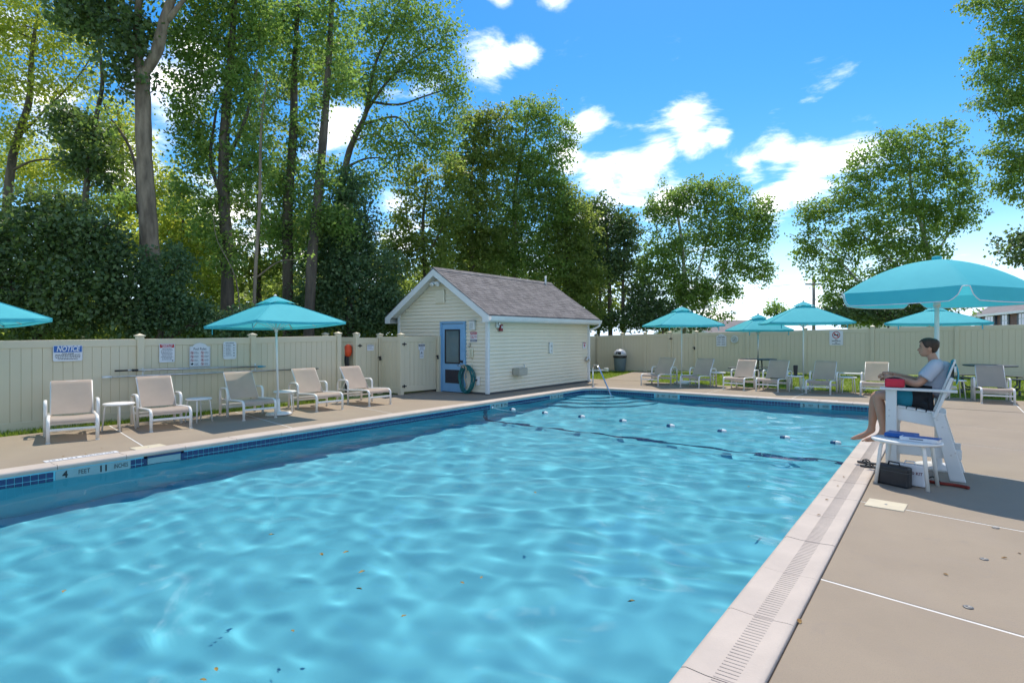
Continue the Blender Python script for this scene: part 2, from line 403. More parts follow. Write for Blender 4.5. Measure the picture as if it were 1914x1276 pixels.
# waterline tiles: pitch along the outline
cum = [0.0]
for a, b in zip(pp, pp[1:]): cum.append(cum[-1] + math.hypot(b[0] - a[0], b[1] - a[1]))
def along(s):
    i = max(0, min(len(cum) - 2, int(np.searchsorted(cum, s)) - 1)); t = (s - cum[i]) / (cum[i + 1] - cum[i])
    a, b = pp[i], pp[i + 1]
    return [a[j] + (b[j] - a[j]) * t for j in range(4)]
sL = lambda y: y - POOL_N                                             # arclength of a point on the left wall
arc0 = POOL_F - 0.6 - POOL_N; arcl = 0.6 * math.pi / 2
sF = lambda X: arc0 + arcl + (X - POOL_L - 0.6)                        # on the far wall
MARKS = [(sL(2.46), sL(3.30), '4', 'FEET', '11', 'INCHES'), (sL(11.42), sL(12.10), '3', 'FT', '8', 'IN'), (sL(14.15), sL(14.85), '3', 'FT', '2', 'IN'),
         (sF(-6.95), sF(-6.27), '3', 'FEET', '1', 'INCHES'), (sF(-2.99), sF(-2.33), '3', 'FEET', '1', 'INCHES')]
SKIM = (sL(3.52), sL(3.98))
band = empty('waterline_tiles', (0, 0, 0), 0, 'two rows of small navy blue tiles along the waterline', kind='structure')
PITCH = 0.0785
wt = MB().box((0, 0, 0), (PITCH - 0.008, 0.012, PITCH - 0.010)).mesh('tile', M_TILE, 0.002)
rest = MB(); n_single = 0
s = sL(-0.2); s_end = cum[-1]
first_s = sL(1.4)
while s < s_end - 0.05:
    px, py, ax, ay = along(s)
    skip = any(a - 0.02 < s < b + 0.02 for a, b, *_ in MARKS) or (SKIM[0] - 0.02 < s < SKIM[1] + 0.02)
    onright = s > sF(POOL_R)
    if not skip:
        rz = math.atan2(ay, ax) + math.pi / 2
        for row in range(2):
            z = -0.098 - row * PITCH
            if s >= first_s and n_single < 300 and not onright:
                link_mesh('tile', wt, band, (px + ax * 0.002, py + ay * 0.002, z), (0, 0, rz)); n_single += 1
            else:
                rest.box((px + ax * 0.002, py + ay * 0.002, z), (PITCH - 0.008, 0.012, PITCH - 0.010), rz)
    s += PITCH
tag(rest.build('tile_run', M_TILE, band), kind='stuff')

def text_mesh(txt, size, bold=0.0, shear=0.0, align='CENTER', width=None):
    cu = bpy.data.curves.new('t', 'FONT'); cu.body = txt; cu.size = size; cu.align_x = align; cu.align_y = 'CENTER'
    cu.offset = bold; cu.shear = shear; cu.extrude = 0.0; cu.resolution_u = 3
    o = bpy.data.objects.new('t', cu); COL.objects.link(o)
    dg = bpy.context.evaluated_depsgraph_get(); dg.update()
    me = bpy.data.meshes.new_from_object(o.evaluated_get(dg))
    V = [tuple(v.co) for v in me.vertices]; F = [tuple(p.vertices) for p in me.polygons]
    bpy.data.objects.remove(o); bpy.data.meshes.remove(me); bpy.data.curves.remove(cu)
    if width and V:
        x0 = min(v[0] for v in V); x1 = max(v[0] for v in V); k = width / max(1e-6, x1 - x0)
        V = [(v[0] * k, v[1], v[2]) for v in V]
    return V, F

def put_text(mb, txt, x, z, size, y=-0.001, bold=0.0, shear=0.0, width=None, align='CENTER'):
    """text standing in the local xz plane, read from -y"""
    V, F = text_mesh(txt, size, bold, shear, align, width)
    mb.add([(v[0] + x, y, v[1] + z) for v in V], F)

for a, b, n1, t1, n2, t2 in MARKS:
    px, py, ax, ay = along((a + b) / 2); rz = math.atan2(ay, ax) + math.pi / 2
    wdt = b - a + 0.02
    r = link_mesh('depth_marker', MB().box((0, 0, 0), (wdt, 0.014, 0.125)).mesh('depth_marker', M_MARK, 0.002), band, (px + ax * 0.002, py + ay * 0.002, -0.120), (0, 0, rz))
    m = MB(); k = wdt / 0.86
    put_text(m, n1, -0.33 * k, 0.0, 0.118, -0.0085, 0.004); put_text(m, t1, -0.12 * k, 0.004, 0.085, -0.0085, 0.0005, width=0.13 * k)
    put_text(m, n2, 0.10 * k, 0.0, 0.118, -0.0085, 0.004); put_text(m, t2, 0.31 * k, 0.004, 0.085, -0.0085, 0.0005, width=0.17 * k)
    link_mesh('lettering', m.mesh('lettering', M_INK, fix=False), r)

# skimmer mouth
px, py, ax, ay = along(sum(SKIM) / 2)
sk = MB(); hw = (SKIM[1] - SKIM[0]) / 2
sk.box((0, 0, 0.055), (2 * hw + 0.08, 0.02, 0.03)).box((0, 0, -0.075), (2 * hw + 0.08, 0.02, 0.03)).box((-hw - 0.02, 0, -0.01), (0.04, 0.02, 0.16)).box((hw + 0.02, 0, -0.01), (0.04, 0.02, 0.16))
so = sk.build('skimmer_mouth', M_TILE, band, loc=(px + 0.004, py, -0.115), rot=(0, 0, math.pi / 2))
MB().box((0, -0.001, 0), (2 * hw - 0.01, 0.012, 0.09)).build('skimmer_throat', M_MARK, so)

# ------------------------------------------------------------------ coping stones
cop = empty('pool_coping', (0, 0, 0), 0, 'pale bullnosed coping stones round the pool edge', kind='structure')
PROF = [(0.02, -0.06), (0.004, -0.05), (-0.012, -0.03), (-0.014, -0.008), (-0.004, 0.012), (0.02, 0.021), (0.06, 0.018), (0.12, 0.013), (0.26, 0.014), (0.33, 0.019), (0.362, 0.018), (0.368, 0.010), (0.368, -0.06)]
CW = 0.79
def stone_mesh(wd, L, ribs=True):
    k = wd / 0.368
    m = MB()
    m.sheet([[(p[0] * k, y, p[1]) for p in PROF] for y in (-L / 2, -L / 2 + 0.004, L / 2 - 0.004, L / 2)], smooth=True)
    for y in (-L / 2, L / 2):
        b = len(m.v); m.v.extend([(p[0] * k, y, p[1]) for p in PROF]); m.f.append(tuple(range(b, b + len(PROF)))); m.sm.append(False)
    return m.mesh('coping_stone', M_COPE)
def rib_mesh(L):
    m = MB(); n = 23
    for i in range(n):
        y = -L / 2 + L * (i + 0.5) / n
        m.box((0.205, y, 0.0138), (0.105, 0.007, 0.004))
    return m.mesh('grip_ribs', M_GRIP)
st_m, rb_m = stone_mesh(0.37, CW - 0.006), rib_mesh(CW)
y0 = 1.691 * 1.7
k = -15
while y0 + k * CW + CW < 16.95:
    yc = y0 + (k + 0.5) * CW
    if yc > POOL_N - 0.3:
        so = link_mesh('coping_stone', st_m, cop, (POOL_R, yc, rng.uniform(-0.0015, 0.0015)), (0, 0, rng.uniform(-0.002, 0.002)))
        link_mesh('grip_ribs', rb_m, so)
    k += 1
yend = y0 + k * CW
sl_m = stone_mesh(0.30, CW - 0.006)
yl = POOL_F - 0.6
while yl > POOL_N:
    link_mesh('coping_stone', sl_m, cop, (POOL_L, yl - CW / 2, rng.uniform(-0.0015, 0.0015)), (0, 0, math.pi)); yl -= CW
nf = 10; lf = (POOL_R - 0.002 - (POOL_L + 0.6)) / nf
sf_m = stone_mesh(0.34, lf - 0.006)
for i in range(nf):
    link_mesh('coping_stone', sf_m, cop, (POOL_L + 0.6 + lf * (i + 0.5), POOL_F, rng.uniform(-0.0015, 0.0015)), (0, 0, math.pi / 2))
# curved corner stone and square right corner stone
cm = MB(); rows = []
for i in range(13):
    a = math.pi - math.pi / 2 * i / 12; wk = (0.30 + 0.04 * i / 12) / 0.368
    rows.append([(POOL_L + 0.6 + math.cos(a) * (0.6 + p[0] * wk), POOL_F - 0.6 + math.sin(a) * (0.6 + p[0] * wk), p[1]) for p in PROF])
cm.sheet(rows); cm.build('coping_stone', M_COPE, cop)
MB().box((POOL_R + 0.187, (yend + 16.842) / 2, -0.022), (0.372, 16.842 - yend - 0.006, 0.078)).build('coping_stone', M_COPE, cop, 0.01, 2)

# ------------------------------------------------------------------ concrete deck: slabs with white sealed joints
deck = empty('pool_deck', (0, 0, 0), 0, 'beige concrete pool deck in large slabs with sealed joints', kind='structure')
def slab(poly, shade=0):
    return MB().prism(poly, -0.12, 0.0, 'z').build('slab', M_CONC, deck, bevel=0.006)
SK = -0.17
def strip(xa, xb, cuts, xr):
    """slabs between x=xa..xb cut at skewed joints y = c + SK (x - xr)"""
    G = 0.011
    f = lambda x, c: c + SK * (x - xr)
    for c0, c1 in zip(cuts, cuts[1:]):
        slab([(xa, f(xa, c0) + G), (xb, f(xb, c0) + G), (xb, f(xb, c1) - G), (xa, f(xa, c1) - G)])
    for c in cuts[1:-1]:
        MB().prism([(xa, f(xa, c) - G), (xb, f(xb, c) - G), (xb, f(xb, c) + G), (xa, f(xa, c) + G)], -0.1, -0.003, 'z').build('joint_seal', M_SEAL, deck)
def poly_strip_y(ya, yb, cuts, G=0.011):
    for c0, c1 in zip(cuts, cuts[1:]): slab([(c0 + G, ya), (c1 - G, ya), (c1 - G, yb), (c0 + G, yb)])
    for c in cuts[1:-1]:
        MB().prism([(c - G, ya), (c + G, ya), (c + G, yb), (c - G, yb)], -0.1, -0.004, 'z').build('joint_seal', M_SEAL, deck)
DR = POOL_R + 0.378
cr = [6.89 + 2.36 * i for i in range(-7, 4)]
strip(DR, 7.5, cr, -0.71)
slab([(DR, cr[-1] + SK * (DR + 0.71) + 0.011), (7.5, cr[-1] + SK * (7.5 + 0.71) + 0.011), (7.5, 16.80), (DR, 16.80)])
DL = POOL_L - 0.308
cl = [3.65 + 2.42 * i for i in range(-5, 3)]
strip(-12.62, DL, cl, -9.46)
fe = cl[-1] + 0.011
for (xa_, xb_, c_, xr_) in ((-12.62, DL, cl[-1], -9.46), (DR, 7.5, cr[-1], -0.71)):
    MB().prism([(xa_, c_ + SK * (xa_ - xr_) - 0.011), (xb_, c_ + SK * (xb_ - xr_) - 0.011), (xb_, c_ + SK * (xb_ - xr_) + 0.011), (xa_, c_ + SK * (xa_ - xr_) + 0.011)], -0.1, -0.003, 'z').build('joint_seal', M_SEAL, deck)
slab([(-12.62, fe + SK * (-12.62 + 9.46)), (DL, fe + SK * (DL + 9.46)), (DL, 12.70), (-10.38, 12.70), (-12.62, 12.70)])
slab([(-10.36, 12.722), (DL, 12.722), (DL, 16.0), (-10.36, 16.0)])
slab([(-10.36, 16.022), (DL, 16.022), (DL, 16.86), (-10.36, 16.86)])
poly_strip_y(16.882, 19.86, [-10.36, -7.9, -5.6, -3.3, -1.0, 1.4, 3.8, 7.5])
pth = MB(); rows = []
for i in range(9):
    y = 19.88 + (23.95 - 19.88) * i / 8; rows.append([(-10.5 - 0.06 * i, y, hgt(-10.5, y) + 0.004), (-8.75 - 0.08 * i, y, hgt(-8.9, y) + 0.004)])
pth.sheet(rows); pth.sheet([[(-10.5, 19.88, 0.004), (-8.75, 19.88, 0.004)], [(-10.5, 19.88, -0.1), (-8.75, 19.88, -0.1)]])
pth.build('path_slab', M_CONC, deck)
slab([(-11.6, 18.9), (-10.4, 18.9), (-10.4, 19.86), (-11.2, 19.86)])

# ------------------------------------------------------------------ water
DX = 0.032
gx = np.linspace(POOL_L + 0.0005, POOL_R - 0.0005, int((POOL_R - POOL_L) / DX)); gy = np.linspace(POOL_N, POOL_F - 0.0005, int((POOL_F - POOL_N) / DX))
X, Y = np.meshgrid(gx, gy)
Hh = np.zeros_like(X); wr = np.random.default_rng(11)
for i in range(52):                                      # short wind ripples over a little slow swell
    short = i < 42
    lam = float(np.exp(wr.uniform(np.log(0.26), np.log(0.85)))) if short else wr.uniform(1.0, 2.4)
    th = wr.normal(1.1, 1.0) if short else wr.normal(1.2, 0.7); kk_ = 2 * np.pi / lam
    amp = (0.135 if short else 0.04) / kk_ ** 2 * wr.uniform(0.6, 1.3)
    kx, ky = kk_ * np.cos(th), kk_ * np.sin(th)
    Hh += amp * np.sin(kx * X + ky * Y + wr.uniform(0, 6.28) + 0.9 * np.sin(0.5 * X + 0.7 * Y + i) + 0.5 * np.sin(1.3 * X - 0.9 * Y + 2.1 * i)) * (0.7 + 0.3 * np.sin(X * 0.31 * (1 + i % 3) + Y * 0.23 + i))
V = np.stack([X, Y, Hh + WATER_Z], -1).reshape(-1, 3)
ny_, nx_ = X.shape
ii = (np.arange(ny_ - 1)[:, None] * nx_ + np.arange(nx_ - 1)[None, :]).reshape(-1)
Fq = np.stack([ii, ii + 1, ii + nx_ + 1, ii + nx_], -1)
def np_mesh(name, V, F, smooth=True):
    me = bpy.data.meshes.new(name); nv, nf_, k = len(V), len(F), F.shape[1]
    me.vertices.add(nv); me.vertices.foreach_set('co', np.ascontiguousarray(V, dtype=np.float32).reshape(-1))
    me.loops.add(nf_ * k); me.loops.foreach_set('vertex_index', np.ascontiguousarray(F, dtype=np.int32).reshape(-1))
    me.polygons.add(nf_); me.polygons.foreach_set('loop_start', np.arange(0, nf_ * k, k, dtype=np.int32))
    me.polygons.foreach_set('use_smooth', np.full(nf_, smooth))
    me.update(calc_edges=True); return me
M_WATER = bpy.data.materials.new('pool_water'); M_WATER.use_nodes = True
N, L = M_WATER.node_tree.nodes, M_WATER.node_tree.links
N.remove(N['Principled BSDF'])
rf_ = N.new('ShaderNodeBsdfRefraction'); rf_.inputs['Color'].default_value = (0.88, 0.97, 1.0, 1); rf_.inputs['Roughness'].default_value = 0.0; rf_.inputs['IOR'].default_value = 1.333
gl_ = N.new('ShaderNodeBsdfGlossy'); gl_.inputs['Roughness'].default_value = 0.03
fr_ = N.new('ShaderNodeFresnel'); fr_.inputs['IOR'].default_value = 1.333
fm_ = N.new('ShaderNodeMath'); fm_.operation = 'MULTIPLY'; fm_.inputs[1].default_value = 0.45; L.new(fr_.outputs[0], fm_.inputs[0])   # reflection scaled below true Fresnel so the dark left strip looks lighter
mw_ = N.new('ShaderNodeMixShader'); L.new(fm_.outputs[0], mw_.inputs[0]); L.new(rf_.outputs[0], mw_.inputs[1]); L.new(gl_.outputs[0], mw_.inputs[2]); L.new(mw_.outputs[0], N['Material Output'].inputs['Surface'])
wme = np_mesh('pool_water', V, Fq); wme.materials.append(M_WATER)
water = link_mesh('pool_water', wme); tag(water, 'clear rippled turquoise water filling the swimming pool', kind='structure')
water.cycles.is_caustics_caster = True

# ------------------------------------------------------------------ grass blades on the far lawn and along the left fence
def grass_patch(n, pick, hmin, hmax, seed):
    r = np.random.default_rng(seed); P = pick(r, n); n = len(P)
    a = r.uniform(0, 2 * np.pi, n); h = r.uniform(hmin, hmax, n); wd = r.uniform(0.006, 0.012, n)
    lx, ly = r.normal(0, 0.35, n) * h, r.normal(0, 0.35, n) * h
    c, s_ = np.cos(a) * wd, np.sin(a) * wd
    V = np.zeros((n, 3, 3)); V[:, 0] = P; V[:, 1] = P; V[:, 2] = P
    V[:, 0, 0] -= c; V[:, 0, 1] -= s_; V[:, 1, 0] += c; V[:, 1, 1] += s_
    V[:, 2, 0] += lx; V[:, 2, 1] += ly; V[:, 2, 2] += h
    return V.reshape(-1, 3), r.uniform(0, 1, n)
def lawn_pick(r, n):
    x = r.uniform(-13.0, 7.5, n); y = r.uniform(19.9, 24.02, n)
    keep = ~((x > -10.6 - 0.014 * (y - 19.9) * 8) & (x < -8.72 - 0.16 * (y - 19.9)))
    keep &= ~((x < -10.4) & (y < 19.0)); x, y = x[keep], y[keep]
    return np.stack([x, y, [hgt(a, b_) - 0.035 for a, b_ in zip(x, y)]], -1)
def fence_pick(r, n):
    x = r.uniform(-13.05, -12.6, n); y = r.uniform(-1, 9.6, n)
    return np.stack([x, y, np.full(n, -0.035)], -1)
def verge_pick(r, n):
    x = r.uniform(-12.6, -11.0, n); y = r.uniform(18.6, 19.9, n)
    return np.stack([x, y, np.full(n, -0.035)], -1)
GP = [grass_patch(60000, lawn_pick, 0.04, 0.085, 1), grass_patch(6500, fence_pick, 0.05, 0.13, 2), grass_patch(3000, verge_pick, 0.04, 0.09, 3)]
V = np.concatenate([p[0] for p in GP]); T = np.concatenate([p[1] for p in GP])
gme = np_mesh('grass', V, np.arange(len(V)).reshape(-1, 3), False)
at_ = gme.attributes.new('tint', 'FLOAT', 'FACE'); at_.data.foreach_set('value', T.astype(np.float32))
gme.materials.append(leaf_mat('lawn_grass', (0.16, 0.24, 0.03), (0.27, 0.36, 0.055), (0.42, 0.56, 0.06), 0.45))
tag(link_mesh('grass', gme), 'short bright green lawn grass along the fences', 'grass', kind='stuff')

# ------------------------------------------------------------------ vinyl privacy fence
BH = 1.50
board_m = MB().prism([(-0.074, -0.010), (0.074, -0.010), (0.074, -0.003), (0.0705, 0.010), (-0.0705, 0.010), (-0.074, -0.003)], 0, BH, 'z').mesh('board', M_FENCE)
post_m = None
def make_post(h):
    m = MB().box((0, 0, h / 2 - 0.15), (0.128, 0.128, h + 0.3))
    o = m.mesh('post', M_FENCE, 0.006)
    c = MB().box((0, 0, 0.012), (0.165, 0.165, 0.024)); c.add([(-0.075, -0.075, 0.024), (0.075, -0.075, 0.024), (0.075, 0.075, 0.024), (-0.075, 0.075, 0.024), (0, 0, 0.065)], [(0, 1, 4), (1, 2, 4), (2, 3, 4), (3, 0, 4)])
    return o, c.mesh('post_cap', M_FENCE, 0.003)
PH = 1.68
post_m, cap_m = make_post(PH)
def fence(name, pts, label, group=None, h=1.63, front=1):
    """pts: (x, y, z) of the posts in order; boards face the side to the left of the walk when front=1"""
    o0 = Vector(pts[0]); root = empty(name, o0, 0, label, 'fence', group)
    for p in pts:
        po = link_mesh('post', post_m, root, Vector(p) - o0); link_mesh('post_cap', cap_m, po, (0, 0, PH))
    for a, b in zip(pts, pts[1:]):
        a, b = Vector(a) - o0, Vector(b) - o0; d = b - a; L_ = math.hypot(d.x, d.y); rz = math.atan2(d.y, d.x); sl = d.z / L_
        m = MB(); x0, x1 = 0.062, L_ - 0.062
        for zc, hh, th in ((h - 0.07, 0.14, 0.05), (0.10, 0.17, 0.05)):
            m.add([(x, y, zc + s_ * hh / 2 + sl * x) for x in (x0, x1) for y, s_ in ((-th / 2, -1), (th / 2, -1), (th / 2, 1), (-th / 2, 1))],
                  [(0, 1, 2, 3), (7, 6, 5, 4), (0, 4, 5, 1), (1, 5, 6, 2), (2, 6, 7, 3), (3, 7, 4, 0)])
        m.add([(x, -0.003, z + sl * x) for x in (x0, x1) for z in (0.12, h - 0.1)], [(0, 1, 3, 2)])
        pan = m.build('panel', M_FENCE, root, bevel=0.004, loc=a, rot=(0, 0, rz))
        nb = max(1, int(round((x1 - x0) / 0.152))); pw = (x1 - x0) / nb
        for i in range(nb):
            x = x0 + (i + 0.5) * pw
            bo = link_mesh('board', board_m, pan, (x, 0.002 * front, 0.1 + sl * x), (0, 0, 0 if front > 0 else math.pi)); bo.scale = (pw / 0.150, 1, (h - 0.15) / BH)
    return root
# walking +Y along the left fence the pool lies to the right, so the boards face the other way
fence('vinyl_fence', [(-13.1, y, z) for y, z in ((-2.36, -0.03), (0.06, -0.03), (2.47, -0.03), (4.88, -0.01), (7.27, 0.01), (9.68, 0.05))],
      'tan vinyl privacy fence behind the loungers and the notice board sign', front=-1)
BX = [-12.92, -11.76, -10.64, -9.51]
fence('vinyl_fence', [(-13.1, 24.1, 0.03)] + [(x, 24.1, hgt(x, 24.1) + 0.02) for x in BX[1:]], 'short-panelled tan vinyl fence behind the litter bin', front=-1)
BX2 = [-8.35, -6.28, -4.21, -2.05, 0.32, 2.62, 5.0, 7.4]
fence('vinyl_fence', [(x, 24.1, hgt(x, 24.1) + 0.02) for x in BX2], 'long tan vinyl fence behind the far row of loungers', front=-1)
fence('vinyl_fence', [(-13.1, 18.6, 0.0), (-13.1, 20.4, 0.0), (-13.1, 22.2, 0.01), (-13.1, 24.1, 0.03)], 'tan vinyl fence running back from the pool house to the corner', front=-1)
fence('vinyl_fence', [(-14.75, 10.45, 0.04), (-13.31, 10.45, 0.04)], 'set back fence panel where the orange rescue tube hangs', front=-1, h=1.6)
fence('vinyl_fence', [(-13.31, 11.30, 0.02), (-12.41, 11.30, 0.02)], 'narrow pinkish fence panel between the two gates by the pool house', front=-1, h=1.63)

def gate(p0, p1, z, h, label, hinge_at_start=True):
    p0, p1 = Vector((*p0, z)), Vector((*p1, z)); d = p1 - p0; L_ = d.length; rz = math.atan2(d.y, d.x)
    root = empty('fence_gate', p0, rz, label, 'gate')
    a, b = 0.085, L_ - 0.085
    m = MB().box(((a + b) / 2, 0, h - 0.08), (b - a, 0.05, 0.16)).box(((a + b) / 2, 0, 0.13), (b - a, 0.05, 0.16))
    m.box((a + 0.04, 0, h / 2 + 0.025), (0.08, 0.046, h - 0.31)).box((b - 0.04, 0, h / 2 + 0.025), (0.08, 0.046, h - 0.31))
    m.build('gate_frame', M_FENCE, root, bevel=0.004)
    nb = max(2, int(round((b - a - 0.16) / 0.152))); pw = (b - a - 0.16) / nb
    for i in range(nb):
        bo = link_mesh('board', board_m, root, (a + 0.08 + (i + 0.5) * pw, -0.004, 0.2), (0, 0, math.pi)); bo.scale = (pw / 0.150, 1, (h - 0.34) / BH)
    hx = 0.07 if hinge_at_start else L_ - 0.07; lx = L_ - 0.06 if hinge_at_start else 0.06
    for zz_ in (0.22, h - 0.22):
        MB().box((hx, -0.075, zz_), (0.15, 0.012, 0.035)).box((hx, -0.072, zz_), (0.025, 0.03, 0.09)).build('hinge', M_BLACK, root, bevel=0.003)
    MB().box((lx, -0.078, h * 0.62), (0.05, 0.03, 0.12)).box((lx - 0.03, -0.085, h * 0.62 + 0.03), (0.09, 0.018, 0.03)).tube([(lx, -0.09, h * 0.62 - 0.03), (lx, -0.12, h * 0.62 - 0.03)], 0.018).build('latch', M_BLACK, root, bevel=0.003)
    return root
# boards look towards -y local; walking from start to end keeps the pool on the right hand
gate((-12.41, 11.30), (-12.28, 12.66), 0.02, 1.64, 'tan gate with white warning sign beside the blue door')
gate((-13.31, 10.45), (-13.31, 11.30), 0.04, 1.58, 'narrow tan gate with small white notice behind the last lounger')
gate((-9.51, 24.1), (-8.35, 24.1), hgt(-9, 24.1) + 0.02, 1.62, 'tan gate at the end of the concrete path')
g1 = empty('gate_post', (-12.24, 12.66, 0), 0, 'slim tan gate post against the pool house wall', 'post')
MB().box((0, 0, 0.83), (0.11, 0.1, 1.7)).build('post', M_FENCE, g1, bevel=0.005)

# ------------------------------------------------------------------ signs
def sign(name, loc, rz, w_, h_, label, draw, base=M_SIGN, top=None, cat='sign', th=0.006, rad=0.02):
    """plate in the local xz plane read from local -y; loc is its lower left"""
    root = empty(name, loc, rz, label, cat)
    poly = top or [(0.0, rad), (rad, 0), (w_ - rad, 0), (w_, rad), (w_, h_ - rad), (w_ - rad, h_), (rad, h_), (0, h_ - rad)]
    MB().prism(poly, -th, 0.0, 'y').build('plate', base, root)
    layers = {}
    def L_(m): return layers.setdefault(m.name, (m, MB()))[1]
    draw(L_, -th - 0.0008, w_, h_)
    for m, mb in layers.values():
        nm = {'sign_blue': 'blue_panel', 'sign_red': 'red_print', 'black_lettering': 'lettering', 'grey_lettering': 'small_print', 'sign_white': 'white_lettering'}.get(m.name, 'print')
        mb.build(nm, m, root, fix=False)
    return root
def rect(mb, x0, x1, z0, z1, y): mb.add([(x0, y, z0), (x1, y, z0), (x1, y, z1), (x0, y, z1)], [(0, 1, 2, 3)])
def lines(mb, x0, x1, zs, y, hh=0.008, seed=0, words=True, centre=False):
    """rows of small illegible print: word-sized dashes"""
    r = random.Random(seed)
    for z in zs:
        xa, xb = x0, x1
        if centre: q = r.uniform(0, 0.12) * (x1 - x0); xa += q; xb -= q
        else: xb -= r.uniform(0, 0.25) * (x1 - x0)
        x = xa
        while x < xb - 0.004:
            ln = min(r.uniform(0.012, 0.04), xb - x); rect(mb, x, x + ln, z, z + hh, y); x += ln + 0.007
def ring(mb, cx, cz, r0, r1, y, n=20):
    V = [(cx + math.cos(2 * math.pi * k / n) * r, y, cz + math.sin(2 * math.pi * k / n) * r) for r in (r0, r1) for k in range(n)]
    mb.add(V, [(k, (k + 1) % n, n + (k + 1) % n, n + k) for k in range(n)])
def slash(mb, cx, cz, r, y, t=0.006):
    a = r * 0.707; mb.add([(cx - a - t / 2, y, cz + a - t / 2), (cx - a + t / 2, y, cz + a + t / 2), (cx + a + t / 2, y, cz - a + t / 2), (cx + a - t / 2, y, cz - a - t / 2)], [(0, 1, 2, 3)])
def blob(mb, cx, cz, r, y, seed=0, n=9):
    q = random.Random(seed); mb.add([(cx + math.cos(2 * math.pi * k / n) * r * q.uniform(0.45, 1), y, cz + math.sin(2 * math.pi * k / n) * r * q.uniform(0.45, 1)) for k in range(n)], [tuple(range(n))])

def d_notice(L_, y, w_, h_):
    rect(L_(M_SBLUE), 0.012, w_ - 0.012, h_ * 0.56, h_ - 0.012, y)
    put_text(L_(M_SIGN), 'NOTICE', w_ / 2, h_ * 0.765, 0.135, y - 0.001, 0.004, 0.25, width=w_ * 0.8)
    put_text(L_(M_INK), 'POOL RULES', w_ / 2, h_ * 0.47, 0.035, y, 0.0006, width=w_ * 0.4)
    lines(L_(M_INK), 0.03, w_ - 0.03, [0.115, 0.088, 0.061, 0.034], y, 0.012, 1, centre=True)
LF = -13.1 + 0.028 + 0.006
RZL = math.pi / 2                                 # plates on the left fence: local x runs along +Y, read from +X
sign('notice_sign', (LF, 3.44, 1.215), RZL, 0.455, 0.295, 'blue and white NOTICE sign on the left fence', d_notice)
def d_warn(L_, y, w_, h_):
    rect(L_(M_SRED), 0.012, w_ - 0.012, h_ - 0.085, h_ - 0.012, y)
    put_text(L_(M_SIGN), 'WARNING: NO', w_ / 2, h_ - 0.035, 0.036, y - 0.001, 0.0012, width=w_ * 0.75); put_text(L_(M_SIGN), 'LIFEGUARD', w_ / 2, h_ - 0.067, 0.034, y - 0.001, 0.0012, width=w_ * 0.6)
    lines(L_(M_INKG), 0.03, w_ - 0.03, [h_ - 0.115 - 0.028 * i for i in range(9)], y, 0.011, 2, centre=True)
    blob(L_(M_INK), 0.04, h_ - 0.165, 0.014, y, 1); blob(L_(M_INK), w_ - 0.04, 0.035, 0.016, y, 2)
sign('warning_sign', (LF, 5.23, 1.13), RZL, 0.30, 0.39, 'white sign with red heading on the left fence', d_warn, rad=0.01)
def d_rules(L_, y, w_, h_):
    put_text(L_(M_INKG), 'Pool Rules', w_ / 2, h_ * 0.745, 0.075, y, 0.001, width=w_ * 0.62)
    for i in range(4):
        for j in range(2):
            cx, cz = 0.055 + j * 0.215, 0.305 - i * 0.082
            if (i, j) == (3, 0):
                blob(L_(M_INK), cx, cz, 0.034, y, 5)
            else:
                ring(L_(M_SRED), cx, cz, 0.026, 0.033, y - 0.0004); slash(L_(M_SRED), cx, cz, 0.028, y - 0.0006); blob(L_(M_INK), cx, cz, 0.018, y, i * 2 + j)
            lines(L_(M_INKG), cx + 0.045, cx + 0.14, [cz + 0.012, cz - 0.006, cz - 0.024], y, 0.008, i + 7 * j)
    for x in (0.008, w_ - 0.012): rect(L_(M_INKG), x, x + 0.004, 0.01, h_ * 0.82, y)
    rect(L_(M_INKG), 0.008, w_ - 0.008, 0.008, 0.012, y)
wq, hq = 0.44, 0.52
arch = [(0, 0), (wq, 0), (wq, hq * 0.84), (wq * 0.86, hq * 0.85), (wq * 0.76, hq * 0.94), (wq * 0.6, hq * 0.985), (wq * 0.5, hq), (wq * 0.4, hq * 0.985), (wq * 0.24, hq * 0.94), (wq * 0.14, hq * 0.85), (0, hq * 0.84)]
sign('pool_rules_sign', (LF, 5.83, 1.01), RZL, wq, hq, 'arched white Pool Rules sign with red prohibition circles', d_rules, top=arch)
def d_plain(L_, y, w_, h_):
    lines(L_(M_INKG), 0.05, w_ - 0.05, [h_ - 0.045], y, 0.018, 4, centre=True)
    for i in range(9): lines(L_(M_INKG), 0.06, w_ - 0.1, [h_ - 0.08 - 0.03 * i], y, 0.010, 20 + i)
    for i in range(5): blob(L_(M_INK), w_ - 0.055, h_ - 0.08 - 0.06 * i, 0.018, y, 30 + i); rect(L_(M_INKG), 0.025, 0.035, h_ - 0.09 - 0.06 * i, h_ - 0.075 - 0.06 * i, y)
sign('safety_sign', (LF, 6.56, 1.15), RZL, 0.30, 0.40, 'plain white sign with small pictograms left of the umbrella pole', d_plain, rad=0.03)
FY = 24.1 - 0.034
def d_rules2(L_, y, w_, h_):
    put_text(L_(M_INKG), 'Pool Rules', w_ / 2, h_ * 0.80, 0.075, y, 0.001, width=w_ * 0.62)
    for i in range(4):
        lines(L_(M_INKG), 0.03, w_ * 0.47, [0.06 + i * 0.09, 0.085 + i * 0.09], y, 0.016, 40 + i); lines(L_(M_INKG), w_ * 0.53, w_ - 0.03, [0.06 + i * 0.09, 0.085 + i * 0.09], y, 0.016, 50 + i)
wr2, hr2 = 0.40, 0.50
sign('pool_rules_sign', (-7.51, FY, 1.24), 0, wr2, hr2, 'small white rules sign on the far fence beside the round dial', d_rules2, top=[(p[0] * wr2 / wq, p[1] * hr2 / hq) for p in arch])
